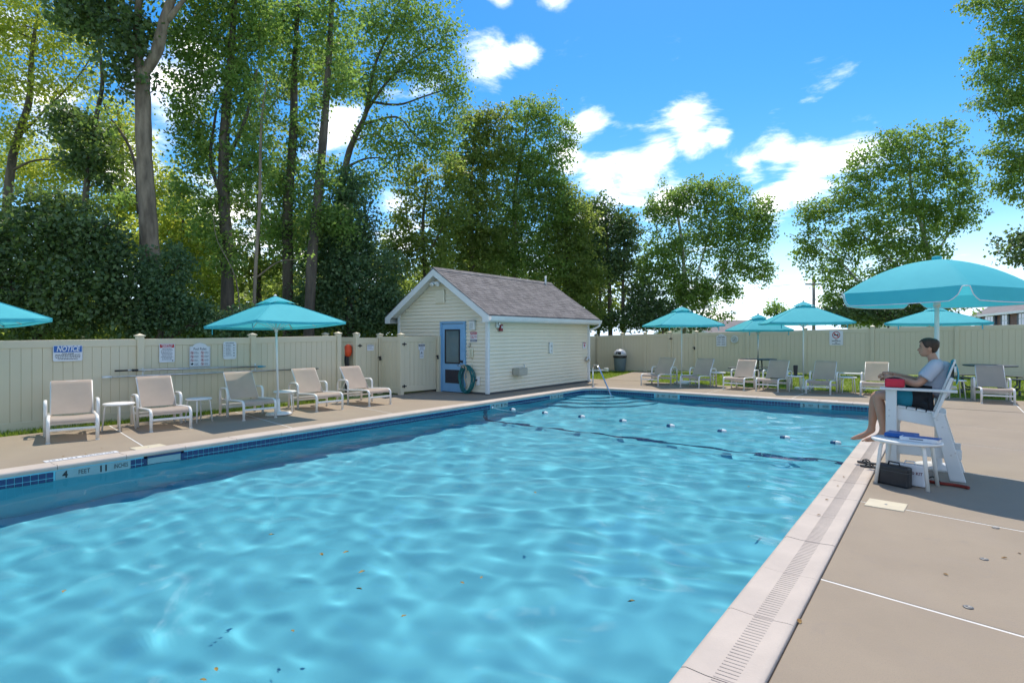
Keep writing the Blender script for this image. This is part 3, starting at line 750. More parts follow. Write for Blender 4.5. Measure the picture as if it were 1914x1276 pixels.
def d_smoke(L_, y, w_, h_):
    cx, cz = w_ / 2, h_ * 0.70
    ring(L_(M_SRED), cx, cz, 0.105, 0.13, y - 0.0004, 28); slash(L_(M_SRED), cx, cz, 0.115, y - 0.0006, 0.024)
    rect(L_(M_INK), cx - 0.08, cx + 0.08, cz - 0.018, cz + 0.018, y); blob(L_(M_INK), cx + 0.05, cz + 0.045, 0.025, y, 3)
    put_text(L_(M_INK), 'NO', cx, h_ * 0.37, 0.055, y, 0.0015); put_text(L_(M_INK), 'SMOKING', cx, h_ * 0.28, 0.055, y, 0.0015, width=0.28)
    put_text(L_(M_INK), 'NO', cx, h_ * 0.17, 0.05, y, 0.001); put_text(L_(M_INK), 'VAPING', cx, h_ * 0.085, 0.055, y, 0.001, width=0.26)
sign('no_smoking_sign', (-3.40, FY, 1.33), 0, 0.44, 0.53, 'white no smoking sign with red circle on the far fence', d_smoke)
dial = empty('wall_dial', (-6.79, FY, 1.52), 0, 'round white thermometer dial on the far fence', 'dial')
MB().lathe([(0.145, 0.0), (0.15, 0.012), (0.145, 0.03), (0.12, 0.034), (0.118, 0.022)], n=28).build('rim', M_TRIM, dial, rot=(R(90), 0, 0))
MB().lathe([(0.118, 0.0), (0.118, 0.023)], n=28).build('face', mat('dial_face', (0.5, 0.53, 0.5), 0.4), dial, rot=(R(90), 0, 0))
MB().bar((-0.05, -0.027, -0.07), (0.06, -0.027, 0.07), 0.012, 0.003, (0, 1, 0)).build('needle', M_INKG, dial)
def d_gate(L_, y, w_, h_):
    rect(L_(M_INK), 0.01, w_ - 0.01, h_ - 0.07, h_ - 0.012, y); put_text(L_(M_SIGN), 'NOTICE', w_ / 2, h_ - 0.042, 0.05, y - 0.001, 0.001, width=w_ * 0.7)
    lines(L_(M_INKG), 0.03, w_ - 0.03, [h_ - 0.10 - 0.03 * i for i in range(4)], y, 0.011, 60, centre=True)
    blob(L_(M_INK), w_ / 2, h_ * 0.40, 0.035, y, 8); lines(L_(M_INKG), w_ * 0.25, w_ * 0.75, [0.15, 0.12, 0.07, 0.04], y, 0.012, 61, centre=True)
gs = (Vector((-12.28, 12.66)) - Vector((-12.41, 11.30))).normalized()
gp = Vector((-12.41, 11.30)) + gs * 0.60
sign('gate_sign', (gp.x + 0.034, gp.y, 1.02), math.atan2(gs.y, gs.x), 0.24, 0.42, 'narrow white notice on the gate beside the blue door', d_gate,
     top=[(0.05, 0), (0.19, 0), (0.19, 0.24), (0.24, 0.25), (0.24, 0.42), (0, 0.42), (0, 0.25), (0.05, 0.24)])
sign('gate_sign', (-13.31 + 0.034, 10.80, 1.25), RZL, 0.24, 0.17, 'tiny white notice on the narrow gate behind the last lounger', lambda L_, y, w_, h_: (rect(L_(M_INKG), 0.01, w_ - 0.01, h_ - 0.03, h_ - 0.012, y), lines(L_(M_INKG), 0.02, w_ - 0.02, [0.11, 0.08, 0.05], y, 0.01, 70)))

# ------------------------------------------------------------------ telescopic poles on fence hooks
def hook(y, z):
    MB().box((0, 0, 0), (0.02, 0.03, 0.06)).tube([(0.0, 0, -0.02), (0.09, 0, -0.02), (0.11, 0, 0.0), (0.11, 0, 0.03)], 0.006, 6).build('hook', M_BLACK, None)
px_ = -12.985
p1 = empty('pool_pole', (px_, 4.40, 0), 0, 'upper telescopic pool pole with blue tip on the left fence', 'pole')
MB().tube([(0, 0.40, 0.995), (0, 2.95, 0.955)], 0.019, 10).build('tube', M_ALU, p1)
MB().tube([(0, 0.0, 1.0), (0, 0.22, 0.998)], 0.017, 8).tube([(0, 0.30, 0.997), (0, 0.40, 0.996)], 0.024, 8).build('grip', M_BLACK, p1)
MB().tube([(0, 0.20, 0.998), (0, 0.31, 0.997)], 0.013, 8).build('inner_tube', M_ALU, p1)
MB().tube([(0, 2.93, 0.955), (0, 3.02, 0.953), (0, 3.14, 0.952)], [0.022, 0.026, 0.01], 8).build('blue_tip', mat('blue_plastic', (0.05, 0.3, 0.42), 0.4), p1)
p2 = empty('pool_pole', (px_ + 0.01, 4.18, 0), 0, 'longer lower telescopic pool pole on the left fence', 'pole')
MB().tube([(0, 0.0, 0.885), (0, 4.80, 0.835)], 0.018, 10).build('tube', M_ALU, p2)
MB().tube([(0, 0.0, 0.885), (0, 0.16, 0.883)], 0.0225, 10).build('collar', M_TRIM, p2)
for y in (4.88, 7.27):
    hk = empty('pole_hook', (-13.034, y + 0.03, 0.93), 0, 'double hook holding the pool poles on the %s fence post' % ('first' if y < 5 else 'second'), 'hook')
    m = MB().box((0.0, 0, 0), (0.012, 0.03, 0.2))
    for z in (-0.095, 0.02): m.tube([(0.0, 0, z), (0.05, 0, z - 0.005), (0.075, 0, z), (0.08, 0, z + 0.03)], 0.006, 6)
    m.build('bracket', M_TRIM, hk)

# ------------------------------------------------------------------ rescue tube hung on the set-back panel
rt = empty('rescue_tube', (-13.55, 10.34, 0), 0, 'orange rescue tube with black straps hanging behind the fence end', 'rescue tube')
fo = MB(); pts = [(0, 0, 1.42), (0.03, -0.01, 1.34), (0.05, -0.02, 1.22), (0.02, -0.02, 1.10)]
fo.tube(smooth_path(pts, 4), [0.05, 0.08, 0.095, 0.1, 0.1, 0.1, 0.1, 0.1, 0.1, 0.095, 0.09, 0.08, 0.06][:13], 12)
fo.build('foam', mat('orange_foam', (0.75, 0.09, 0.025), 0.6, (0.65, 0.07, 0.02), 14, 3, 0.4, 20), rt)
sm_ = MB()
for dx, q in ((-0.06, 0.0), (0.06, 0.6), (0.0, 1.2)):
    sm_.tube(smooth_path([(dx, -0.03, 1.14), (dx + 0.04 * math.sin(q), -0.05, 0.95), (dx + 0.05, -0.04, 0.72), (dx + 0.07 * math.cos(q), -0.03, 0.5), (dx, -0.02, 0.3)], 5), 0.022, 6)
sm_.build('strap', M_BLACK, rt)
MB().box((-0.10, 0.03, 0.62), (0.09, 0.06, 1.1)).build('sleeve', M_BLACK, rt, bevel=0.01)

# ------------------------------------------------------------------ pool house
SX0, SX1, SY0, SY1 = -14.10, -10.40, 12.75, 18.55
RX = (SX0 + SX1) / 2; EZ = 2.30; RZ = 3.72; OV = 0.27
shed = empty('pool_house', (RX, SY0, 0), 0, 'small cream sided pool house with slate grey gable roof and blue door', 'building')
def S(x, y, z): return (x - RX, y - SY0, z)
pitch = (RZ - EZ) / (SX1 + OV - RX)                        # roof rise per metre
wall_h = RZ - pitch * (SX1 - RX) - 0.12
core = MB().prism([(SX0 + 0.03 - RX, 0.05), (SX1 - 0.03 - RX, 0.05), (SX1 - 0.03 - RX, wall_h), (0, RZ - 0.16), (SX0 + 0.03 - RX, wall_h)], 0.03, SY1 - SY0 - 0.03, 'y')
core.build('wall', M_SIDING, shed)
MB().box(S(RX, (SY0 + SY1) / 2, 0.0), (SX1 - SX0 + 0.02, SY1 - SY0 + 0.02, 0.09)).build('sill_plate', mat('dark_sill', (0.10, 0.10, 0.10), 0.8), shed)
EXPO = 0.108
def lap(L_, z):
    """one lap-siding course along x, proud at its lower edge; local y is outwards = -y"""
    return MB().prism([(0.0, z + EXPO + 0.006), (0.0, z), (-0.040, z), (-0.040, z + 0.012), (-0.006, z + EXPO + 0.006)], -L_ / 2, L_ / 2, 'x')
nc = int((wall_h + 0.03 - 0.06) / EXPO)
side_m = lap(SY1 - SY0 - 0.10, 0).mesh('siding_course', M_SIDING)
for i in range(nc):
    link_mesh('siding_course', side_m, shed, S(SX1 - 0.034, (SY0 + SY1) / 2, 0.06 + i * EXPO), (0, 0, math.pi / 2))
DX0, DX1, DH = -12.16, -11.28, 2.04
z = 0.06
while z < RZ - 0.25:
    half = (SX1 - SX0) / 2 - 0.05 if z < wall_h - EXPO else (RZ - 0.16 - z - EXPO) / pitch
    if half > 0.06:
        spans = [(-half, half)]
        if z < DH - 0.02: spans = [(-half, DX0 - 0.06 - RX), (DX1 + 0.06 - RX, half)]
        for a, b in spans:
            lap(b - a, 0).build('siding_course', M_SIDING, shed, loc=((a + b) / 2, 0.034, z))
    z += EXPO
for x, y in ((SX1, SY0), (SX0, SY0), (SX1, SY1)):
    MB().box(S(x - 0.02 * (1 if x == SX1 else -1), y + 0.02 * (1 if y == SY0 else -1), wall_h / 2 + 0.02), (0.10, 0.10, wall_h)).build('corner_trim', M_TRIM, shed, bevel=0.006)
# roof: deck, shingle courses, ridge cap, rakes, soffits, gutter
y0r, y1r = SY0 - 0.30, SY1 + 0.32
ex = SX1 + OV - RX
rd = MB()
for sx in (-1, 1):
    rd.add([(0, y0r - SY0, RZ - 0.03), (sx * ex, y0r - SY0, EZ - 0.03), (sx * ex, y1r - SY0, EZ - 0.03), (0, y1r - SY0, RZ - 0.03), (0, y0r - SY0, RZ - 0.09), (sx * ex, y0r - SY0, EZ - 0.09), (sx * ex, y1r - SY0, EZ - 0.09), (0, y1r - SY0, RZ - 0.09)],
           [(0, 1, 2, 3), (7, 6, 5, 4), (0, 4, 5, 1), (1, 5, 6, 2), (2, 6, 7, 3)])
roof = rd.build('roof', M_SHING, shed)
sl_len = math.hypot(ex, RZ - EZ); ncs = 21; ce = sl_len / ncs; ang = math.atan2(RZ - EZ, ex)
def shingle_course(seed):
    q = random.Random(seed); m = MB(); y = y0r - SY0 - 0.02; end = y1r - SY0 + 0.02
    y -= q.uniform(0, 0.2); first = True
    while y < end:
        wdt = q.uniform(0.13, 0.30); a, b = max(y, y0r - SY0 - 0.02), min(y + wdt - 0.006, end)
        if b - a > 0.02:
            lip = q.uniform(-0.012, 0.012); t = q.uniform(0.011, 0.018)
            # slope coordinates: s runs up the slope, n away from it
            P = [(0 - lip, 0.0), (0 - lip, t), (ce * 1.25, 0.006), (ce * 1.25, 0.0)]
            V = [(p[0], yy, p[1]) for yy in (a, b) for p in P]
            m.add(V, [(0, 1, 2, 3), (7, 6, 5, 4), (0, 4, 5, 1), (1, 5, 6, 2), (2, 6, 7, 3), (3, 7, 4, 0)])
        y += wdt
    return m
for sx in (1, -1):
    for i in range(ncs):
        m = shingle_course(100 + i * 2 + (sx > 0)); s0 = i * ce; V = []
        for (s_, yy, n_) in m.v:
            up = s0 + s_
            V.append((sx * (ex - up * math.cos(ang) + n_ * math.sin(ang)), yy, EZ - 0.028 + up * math.sin(ang) + n_ * math.cos(ang)))
        m.v = V; m.build('shingle_course', M_SHING, roof)
MB().prism([(-0.13, RZ - 0.10), (0, RZ - 0.005), (0.13, RZ - 0.10), (0.13, RZ - 0.08), (0, RZ + 0.018), (-0.13, RZ - 0.08)], y0r - SY0 - 0.025, y1r - SY0 + 0.025, 'y').build('ridge_cap', M_SHING, roof)
MB().tube([(0.1, y1r - SY0 - 0.5, RZ - 0.2), (0.1, y1r - SY0 - 0.5, RZ + 0.22)], 0.035, 10).build('vent_pipe', M_TRIM, roof)
for sx in (-1, 1):
    for yy in (y0r - SY0 - 0.012, y1r - SY0 + 0.012):
        MB().add([(0, yy - 0.012, RZ - 0.045), (sx * (ex + 0.02), yy - 0.012, EZ - 0.055), (sx * (ex + 0.02), yy - 0.012, EZ - 0.235), (sx * (ex - 0.20), yy - 0.012, EZ - 0.235), (sx * (ex - 0.20), yy - 0.012, EZ - 0.11), (0, yy - 0.012, RZ - 0.245),
                  (0, yy + 0.012, RZ - 0.045), (sx * (ex + 0.02), yy + 0.012, EZ - 0.055), (sx * (ex + 0.02), yy + 0.012, EZ - 0.235), (sx * (ex - 0.20), yy + 0.012, EZ - 0.235), (sx * (ex - 0.20), yy + 0.012, EZ - 0.11), (0, yy + 0.012, RZ - 0.245)],
                 [(0, 1, 2, 3, 4, 5), (11, 10, 9, 8, 7, 6), (0, 6, 7, 1), (1, 7, 8, 2), (2, 8, 9, 3), (3, 9, 10, 4), (4, 10, 11, 5)]).build('rake_board', M_TRIM, shed)
    # sloped gable soffit made of narrow strips, and the flat eave soffit
    for k in range(12):
        a, b = k / 12 * (ex - 0.2), (k + 0.94) / 12 * (ex - 0.2)
        MB().add([(sx * a, y0r - SY0, RZ - 0.20 - a * pitch), (sx * b, y0r - SY0, RZ - 0.20 - b * pitch), (sx * b, 0.01, RZ - 0.20 - b * pitch), (sx * a, 0.01, RZ - 0.20 - a * pitch),
                  (sx * a, y0r - SY0, RZ - 0.19 - a * pitch), (sx * b, y0r - SY0, RZ - 0.19 - b * pitch), (sx * b, 0.01, RZ - 0.19 - b * pitch), (sx * a, 0.01, RZ - 0.19 - a * pitch)],
                 [(0, 1, 2, 3), (7, 6, 5, 4), (0, 4, 5, 1), (1, 5, 6, 2), (2, 6, 7, 3), (3, 7, 4, 0)]).build('soffit_strip', M_TRIM, shed)
    MB().box((sx * ((SX1 - RX) + OV / 2 - 0.01), (SY1 - SY0) / 2, EZ - 0.222), (OV + 0.01, y1r - y0r - 0.03, 0.012)).build('soffit', M_TRIM, shed)
    MB().box((sx * (ex - 0.012), (SY1 - SY0) / 2 + 0.01, EZ - 0.145), (0.024, y1r - y0r - 0.03, 0.165)).build('fascia', M_TRIM, shed)
gx_ = ex + 0.006
MB().prism([(gx_, EZ - 0.20), (gx_ + 0.08, EZ - 0.20), (gx_ + 0.105, EZ - 0.14), (gx_ + 0.115, EZ - 0.07), (gx_ + 0.108, EZ - 0.07), (gx_ + 0.098, EZ - 0.135), (gx_ + 0.074, EZ - 0.192), (gx_ + 0.008, EZ - 0.192), (gx_ + 0.008, EZ - 0.07), (gx_, EZ - 0.07)], y0r - SY0, y1r - SY0, 'y').build('gutter', M_TRIM, shed)
dp = smooth_path([(gx_ + 0.05, SY1 - SY0 + 0.22, EZ - 0.2), (gx_ + 0.05, SY1 - SY0 + 0.21, EZ - 0.27), (gx_ - 0.10, SY1 - SY0 + 0.10, EZ - 0.37), (SX1 - RX + 0.05, SY1 - SY0 - 0.02, EZ - 0.43), (SX1 - RX + 0.05, SY1 - SY0 - 0.03, EZ - 0.6), (SX1 - RX + 0.05, SY1 - SY0 - 0.03, 0.15), (SX1 - RX + 0.12, SY1 - SY0 - 0.03, 0.06)], 5)
MB().tube(dp, 0.038, 8).build('downspout', M_TRIM, shed)
# gable vent
vt = MB().box((0.02, -0.03, 2.86), (0.36, 0.05, 0.40)).build('gable_vent', M_SIDING, shed, bevel=0.01)
for i in range(6): MB().box((0.02, -0.062, 2.72 + i * 0.055), (0.27, 0.03, 0.012)).build('louver', M_SIDING, vt)
MB().box((-0.02, -0.16, 3.27), (0.34, 0.06, 0.07)).tube([(-0.12, -0.18, 3.26), (-0.14, -0.26, 3.2)], [0.05, 0.065], 12).tube([(0.1, -0.18, 3.26), (0.12, -0.26, 3.2)], [0.05, 0.065], 12).build('floodlight', M_TRIM, shed)
# door
dx0, dx1 = DX0 - RX, DX1 - RX; dc = (dx0 + dx1) / 2
fr = MB().box((dx0 - 0.03, -0.015, DH / 2 + 0.01), (0.06, 0.09, DH + 0.02)).box((dx1 + 0.03, -0.015, DH / 2 + 0.01), (0.06, 0.09, DH + 0.02)).box((dc, -0.015, DH + 0.035), (dx1 - dx0 + 0.12, 0.09, 0.05))
door = MB().box((dc, 0.0, DH / 2 + 0.005), (dx1 - dx0 - 0.01, 0.05, DH - 0.02)).build('door', M_BLUE, shed, bevel=0.004)
fr.build('door_frame', M_BLUE, shed, bevel=0.004)
wc = (dc - 0.01, -0.03, 1.36); ww, wh = 0.56, 0.98
m = MB()
for a, b in (((0, wh / 2), (ww, 0.04)), ((0, -wh / 2), (ww, 0.04)), ((-ww / 2, 0), (0.04, wh + 0.04)), ((ww / 2, 0), (0.04, wh + 0.04))):
    m.box((wc[0] + a[0], -0.035, wc[2] + a[1]), (b[0], 0.03, b[1]))
m.build('window_frame', M_BLACK, door, bevel=0.004)
MB().box((wc[0], -0.027, wc[2]), (ww - 0.02, 0.01, wh - 0.02)).build('window_pane', M_GLASS, door)
lv = MB().box((dc - 0.01, -0.03, 0.47), (0.58, 0.016, 0.40))
for i in range(11): lv.box((dc - 0.01, -0.042, 0.30 + i * 0.034), (0.55, 0.016, 0.008))
lv.build('louvre', mat('dark_louvre', (0.045, 0.045, 0.06), 0.5), door)
MB().tube([(dx1 - 0.09, -0.03, 0.80), (dx1 - 0.09, -0.09, 0.80), (dx1 - 0.2, -0.09, 0.80)], 0.012, 8).tube([(dx1 - 0.09, -0.025, 0.80), (dx1 - 0.09, -0.045, 0.80)], 0.032, 12).build('handle', M_STEEL, door)
MB().box((dx1 - 0.12, -0.045, 0.93), (0.07, 0.04, 0.055)).box((dx1 - 0.05, -0.045, 0.92), (0.035, 0.03, 0.075)).build('lock', M_BLACK, door, bevel=0.004)
for z in (0.3, 1.0, 1.75): MB().tube([(dx0 - 0.005, -0.035, z - 0.05), (dx0 - 0.005, -0.035, z + 0.05)], 0.011, 8).build('hinge', M_BLUE, door)
# fittings on the gable wall right of the door
def onwall(name, label, x, z, cat):
    return empty(name, (x, SY0 - 0.002, z), 0, label, cat)
wl_ = onwall('wall_lamp', 'white box wall lamp right of the blue door', -10.93, 1.98, 'lamp')
MB().box((0, -0.05, 0), (0.19, 0.09, 0.27)).build('housing', M_TRIM, wl_, bevel=0.015, seg=2)
MB().box((0, -0.098, -0.02), (0.13, 0.012, 0.17)).build('lens', mat('lamp_lens', (0.55, 0.58, 0.55), 0.3), wl_, bevel=0.004)
MB().box((0, -0.065, 0.14), (0.21, 0.13, 0.02)).build('hood', M_ALU, wl_, bevel=0.004)
def d_911(L_, y, w_, h_):
    rect(L_(M_SRED), 0.008, w_ - 0.008, h_ - 0.08, h_ - 0.008, y); rect(L_(M_INKG), 0.008, w_ - 0.008, 0.008, 0.075, y)
    put_text(L_(M_SIGN), 'EMERGENCY', w_ / 2, h_ - 0.044, 0.05, y - 0.001, 0.001, width=w_ * 0.8)
    put_text(L_(M_SRED), 'CALL 911', w_ / 2, h_ * 0.49, 0.14, y - 0.001, 0.003, width=w_ * 0.88)
    lines(L_(M_SIGN), 0.03, w_ - 0.03, [0.045, 0.02], y - 0.001, 0.012, 80, centre=True)
sign('emergency_sign', (-11.05, SY0 - 0.004, 1.50), 0, 0.26, 0.30, 'red and white 911 sign under the wall lamp', d_911, rad=0.005)
ph = onwall('wall_telephone', 'cream emergency telephone above the coiled hose', -10.98, 1.18, 'telephone')
MB().box((0, -0.035, 0), (0.12, 0.06, 0.26)).build('base', mat('cream_plastic', (0.72, 0.68, 0.50), 0.4), ph, bevel=0.02, seg=2)
MB().tube(smooth_path([(-0.01, -0.07, 0.12), (-0.01, -0.095, 0.07), (-0.01, -0.095, -0.06), (-0.01, -0.07, -0.11)], 4), 0.022, 8).build('handset', MATS['cream_plastic'], ph)
MB().tube([(0.0, -0.02, -0.13), (0.02, -0.02, -0.3), (0.02, -0.02, -0.52)], 0.006, 6).build('cord', MATS['cream_plastic'], ph)
hkk = onwall('wall_hook', 'small grey hook above the telephone', -11.06, 1.40, 'hook')
MB().box((0, -0.01, 0.02), (0.03, 0.02, 0.12)).tube([(0, -0.02, 0.06), (0.03, -0.07, 0.03), (0.0, -0.08, -0.03), (0.03, -0.04, -0.06)], 0.012, 6).build('hook', M_ALU, hkk)
hose = onwall('garden_hose', 'teal garden hose coiled on the wall right of the door', -11.10, 0.46, 'hose')
for k in range(9):
    q = random.Random(k); a = 0.24 + q.uniform(-0.04, 0.05); b = 0.36 + q.uniform(-0.05, 0.04); cx, cz = q.uniform(-0.02, 0.05), q.uniform(-0.06, 0.0); yo = -0.04 - 0.014 * k
    MB().tube([(cx + math.cos(t) * a * (1 + 0.05 * math.sin(3 * t + k)), yo - 0.03 + 0.02 * math.sin(2 * t + k), cz + math.sin(t) * b) for t in [2 * math.pi * i / 28 for i in range(29)]], 0.0135, 7, False).build('hose_loop', mat('teal_hose', (0.02, 0.20, 0.20), 0.45, (0.015, 0.13, 0.14), 8), hose)
MB().tube(smooth_path([(-0.1, -0.19, 0.3), (-0.02, -0.2, 0.38), (0.06, -0.19, 0.25), (0.0, -0.2, 0.05), (0.08, -0.19, -0.2), (0.03, -0.18, -0.30)], 5), 0.02, 7).build('end_loop', mat('tan_hose', (0.42, 0.36, 0.25), 0.5), hose)
MB().tube([(-0.04, 0, 0.28), (-0.04, -0.2, 0.28), (-0.04, -0.22, 0.33)], 0.02, 8).box((-0.04, -0.01, 0.28), (0.1, 0.02, 0.12)).build('hanger', M_ALU, hose)
ot = onwall('outlet_box', 'white weatherproof outlet box low beside the hose', -10.73, 0.38, 'outlet')
MB().box((0, -0.03, 0), (0.11, 0.06, 0.25)).build('box', M_TRIM, ot, bevel=0.01); MB().tube([(-0.02, -0.06, 0.05), (-0.04, -0.09, 0.0)], 0.025, 8).build('plug', M_BLACK, ot)
# fittings on the long wall
def onside(name, label, y, z, cat): return empty(name, (SX1 + 0.002, y, z), math.pi / 2, label, cat)
al = onside('alarm_strobe', 'red strobe alarm with white horn under the eave', 13.18, 1.95, 'alarm')
MB().box((0, -0.03, 0.06), (0.16, 0.06, 0.2)).build('back_box', M_TRIM, al, bevel=0.01); MB().box((0.10, -0.06, -0.04), (0.13, 0.07, 0.2)).build('red_body', mat('dark_red_plastic', (0.22, 0.02, 0.025), 0.4), al, bevel=0.01)
MB().box((0.10, -0.10, -0.02), (0.06, 0.02, 0.07)).build('strobe_lens', M_SIGN, al, bevel=0.006); MB().tube([(0, -0.06, 0.08), (0, -0.10, 0.08)], [0.035, 0.045], 12).build('horn', M_ALU, al)
fb = onside('drinking_fountain', 'beige wall fountain box low on the long wall', 14.12, 0.60, 'fountain')
MB().box((0, -0.14, 0), (0.42, 0.28, 0.22)).build('basin', mat('beige_metal', (0.42, 0.40, 0.33), 0.4), fb, bevel=0.02, seg=2); MB().box((0.30, -0.05, -0.01), (0.2, 0.1, 0.2)).box((0.33, -0.06, 0.16), (0.03, 0.05, 0.1)).build('valve_plate', M_TRIM, fb, bevel=0.008)
MB().tube([(0.28, -0.10, 0.05), (0.38, -0.13, 0.05)], 0.016, 8).build('tap', M_ALU, fb)
sw = onside('switch_box', 'white switch box in the middle of the long wall', 15.98, 1.28, 'switch box')
MB().box((0, -0.03, 0), (0.17, 0.06, 0.36)).build('box', M_TRIM, sw, bevel=0.008); MB().box((0, -0.065, 0.06), (0.07, 0.012, 0.05)).box((0, -0.065, -0.09), (0.05, 0.012, 0.04)).build('switch', M_ALU, sw)
def d_tri(L_, y, w_, h_):
    L_(M_SRED).add([(w_ * 0.2, y, h_ * 0.62), (w_ * 0.8, y, h_ * 0.62), (w_ * 0.5, y, h_ * 0.15)], [(0, 2, 1)]); rect(L_(M_SRED), 0.02, w_ - 0.02, h_ * 0.76, h_ * 0.92, y)
sign('hazard_sign', (SX1 + 0.008, 18.12, 1.22), math.pi / 2, 0.24, 0.22, 'small white and red hazard sign near the downspout', d_tri, rad=0.005)
me_ = onside('hose_spigot', 'grey meter box on the far corner of the long wall', 18.36, 0.82, 'meter')
MB().lathe([(0.075, 0), (0.08, 0.03), (0.08, 0.09), (0.05, 0.12)], n=16).build('meter', M_ALU, me_, rot=(R(90), 0, 0)); MB().box((0.13, -0.05, 0.0), (0.1, 0.08, 0.14)).build('box', M_TRIM, me_, bevel=0.01)
me_.name = 'utility_meter'

# ------------------------------------------------------------------ handrail, rope, lids, deck fittings
hr = empty('pool_handrail', (-9.33, 16.95, 0), 0, 'bent stainless handrail over the corner entry steps', 'handrail')
P0 = Vector((-9.33, 16.95, 0))
def rel(p, o): return tuple(Vector(p) - o)
path = smooth_path([rel(p, P0) for p in ((-9.33, 16.95, 0.0), (-9.33, 16.95, 0.35), (-9.33, 16.95, 0.60), (-9.26, 16.89, 0.70), (-9.08, 16.75, 0.715), (-8.92, 16.62, 0.62), (-8.55, 16.32, 0.22), (-8.17, 16.02, -0.20), (-8.05, 15.92, -0.36), (-8.02, 15.90, -0.50))], 6)
MB().tube(path, 0.024, 12).build('rail', M_STEEL, hr)
MB().lathe([(0.06, 0.0), (0.055, 0.02), (0.03, 0.03)], (0, 0, 0.002), 16).build('flange', M_STEEL, hr)

rope = empty('safety_rope', (POOL_L, 11.45, WATER_Z), 0, 'rope with blue and white floats across the pool', 'rope')
rp = [(0.0, 0, 0.03), (0.25, 0, 0.0)] + [(0.6 + 0.5 * i, 0.02 * math.sin(i * 1.3) - 0.018 * i, -0.012) for i in range(15)] + [(POOL_R - POOL_L, -0.3, 0.02)]
MB().tube(smooth_path(rp, 3), 0.007, 6).build('line', mat('pale_rope', (0.35, 0.55, 0.62), 0.7), rope)
M_FBLUE = mat('float_blue', (0.02, 0.10, 0.20), 0.35)
for i, fx in enumerate((-8.61, -7.62, -6.60, -5.56, -4.48, -3.44, -2.31, -1.50)):
    X_ = fx - POOL_L; Y_ = -0.03 * X_ * 1.1 + 0.1
    fo = MB().lathe([(0.015, -0.085), (0.036, -0.072), (0.043, -0.02), (0.043, 0.0)], n=14).build('float', M_FBLUE, rope, loc=(X_, Y_, 0.015), rot=(0, R(90), rng.uniform(-0.2, 0.2)))
    MB().lathe([(0.0431, 0.0), (0.043, 0.02), (0.036, 0.072), (0.015, 0.085)], n=14).build('white_half', M_TRIM, fo)
an = MB().lathe([(0.045, 0), (0.04, 0.02), (0.02, 0.03)], n=14).build('anchor', M_STEEL, rope, loc=(0.012, 0, 0.03), rot=(0, R(90), 0))

def lid(name, c, w_, d_, rz, label):
    r = empty(name, (*c, 0.0), rz, label, 'skimmer lid')
    MB().box((0, 0, 0.004), (w_, d_, 0.010)).build('plate', mat('ivory_plastic', (0.62, 0.55, 0.40), 0.5, (0.56, 0.49, 0.36), 6), r, bevel=0.003)
    MB().lathe([(0.014, 0.0), (0.012, 0.004)], (0, 0, 0.009), 10).build('screw', M_ALU, r)
lid('skimmer_lid', (-0.47, 6.87), 0.33, 0.31, -0.06, 'square ivory skimmer lid on the right deck')
lid('skimmer_lid', (-9.66, 3.72), 0.28, 0.42, 0.0, 'ivory skimmer lid on the left deck below the second lounger')
# printed depth plate on the left deck, and on the far deck
dm = empty('depth_plate', (-9.66, 2.46, 0.002), RZL, 'white depth marker plate set in the left deck', 'depth marker')
MB().box((0.42, 0, 0.002), (0.86, 0.13, 0.006)).build('plate', M_SIGN, dm, bevel=0.002)
m = MB(); V_, F_ = text_mesh('NO DIVING  4 FT 11 IN', 0.09, 0.001, width=0.76); m.add([(0.42 - v[0], -v[1], 0.0062) for v in V_], F_); m.build('lettering', M_INK, dm, fix=False)
dm = empty('depth_plate', (-3.05, 16.95, 0.002), 0, 'white depth marker plate set in the far deck', 'depth marker')
MB().box((0.42, 0, 0.002), (0.84, 0.13, 0.006)).build('plate', M_SIGN, dm, bevel=0.002)
m = MB(); V_, F_ = text_mesh('NO DIVING  3 FT 1 IN', 0.09, 0.001, width=0.76); m.add([(0.42 - v[0], -v[1], 0.0062) for v in V_], F_); m.build('lettering', M_INK, dm, fix=False)
for i, (x, y, lb) in enumerate(((0.118, 4.60, 'nearest the lower white joint'), (0.24, 5.66, 'in the middle of the slab'), (0.36, 6.64, 'just below the umbrella shadow'))):
    a = empty('deck_anchor', (x, y, 0), 0, 'small round metal deck anchor ' + lb, 'anchor', 'metal anchors in the right deck')
    MB().lathe([(0.028, 0.0), (0.028, 0.004), (0.022, 0.007), (0.010, 0.007), (0.008, 0.003)], n=18).build('cup', mat('dull_zinc', (0.22, 0.22, 0.22), 0.55, (0.14, 0.14, 0.14), 20, metal=0.6), a)
M_DEAD = mat('dead_leaf', (0.20, 0.10, 0.04), 0.8, (0.30, 0.19, 0.05), 30)
M_YELL = mat('yellow_leaf', (0.36, 0.26, 0.05), 0.7, (0.22, 0.14, 0.04), 30)
def leaf_mesh(m_):
    q = MB(); out = [(0, -0.03), (0.012, -0.012), (0.014, 0.004), (0.006, 0.022), (0, 0.032), (-0.006, 0.022), (-0.014, 0.004), (-0.012, -0.012)]
    q.add([(x * 1.1, y, 0.004 + abs(x) * 0.45 + 0.004 * math.sin(y * 90)) for x, y in out] + [(0, 0, 0.002)], [(i, (i + 1) % 8, 8) for i in range(8)])
    return q.mesh('fallen_leaf', m_, fix=False)
lm1, lm2 = leaf_mesh(M_DEAD), leaf_mesh(M_YELL)
def gnd(u, v, z=0.0):
    d = (EYE - z) * 1081 / (v - 626); p = FWD * d + RGT * (d * (u - 957) / 1081); return (p.x, p.y, z)
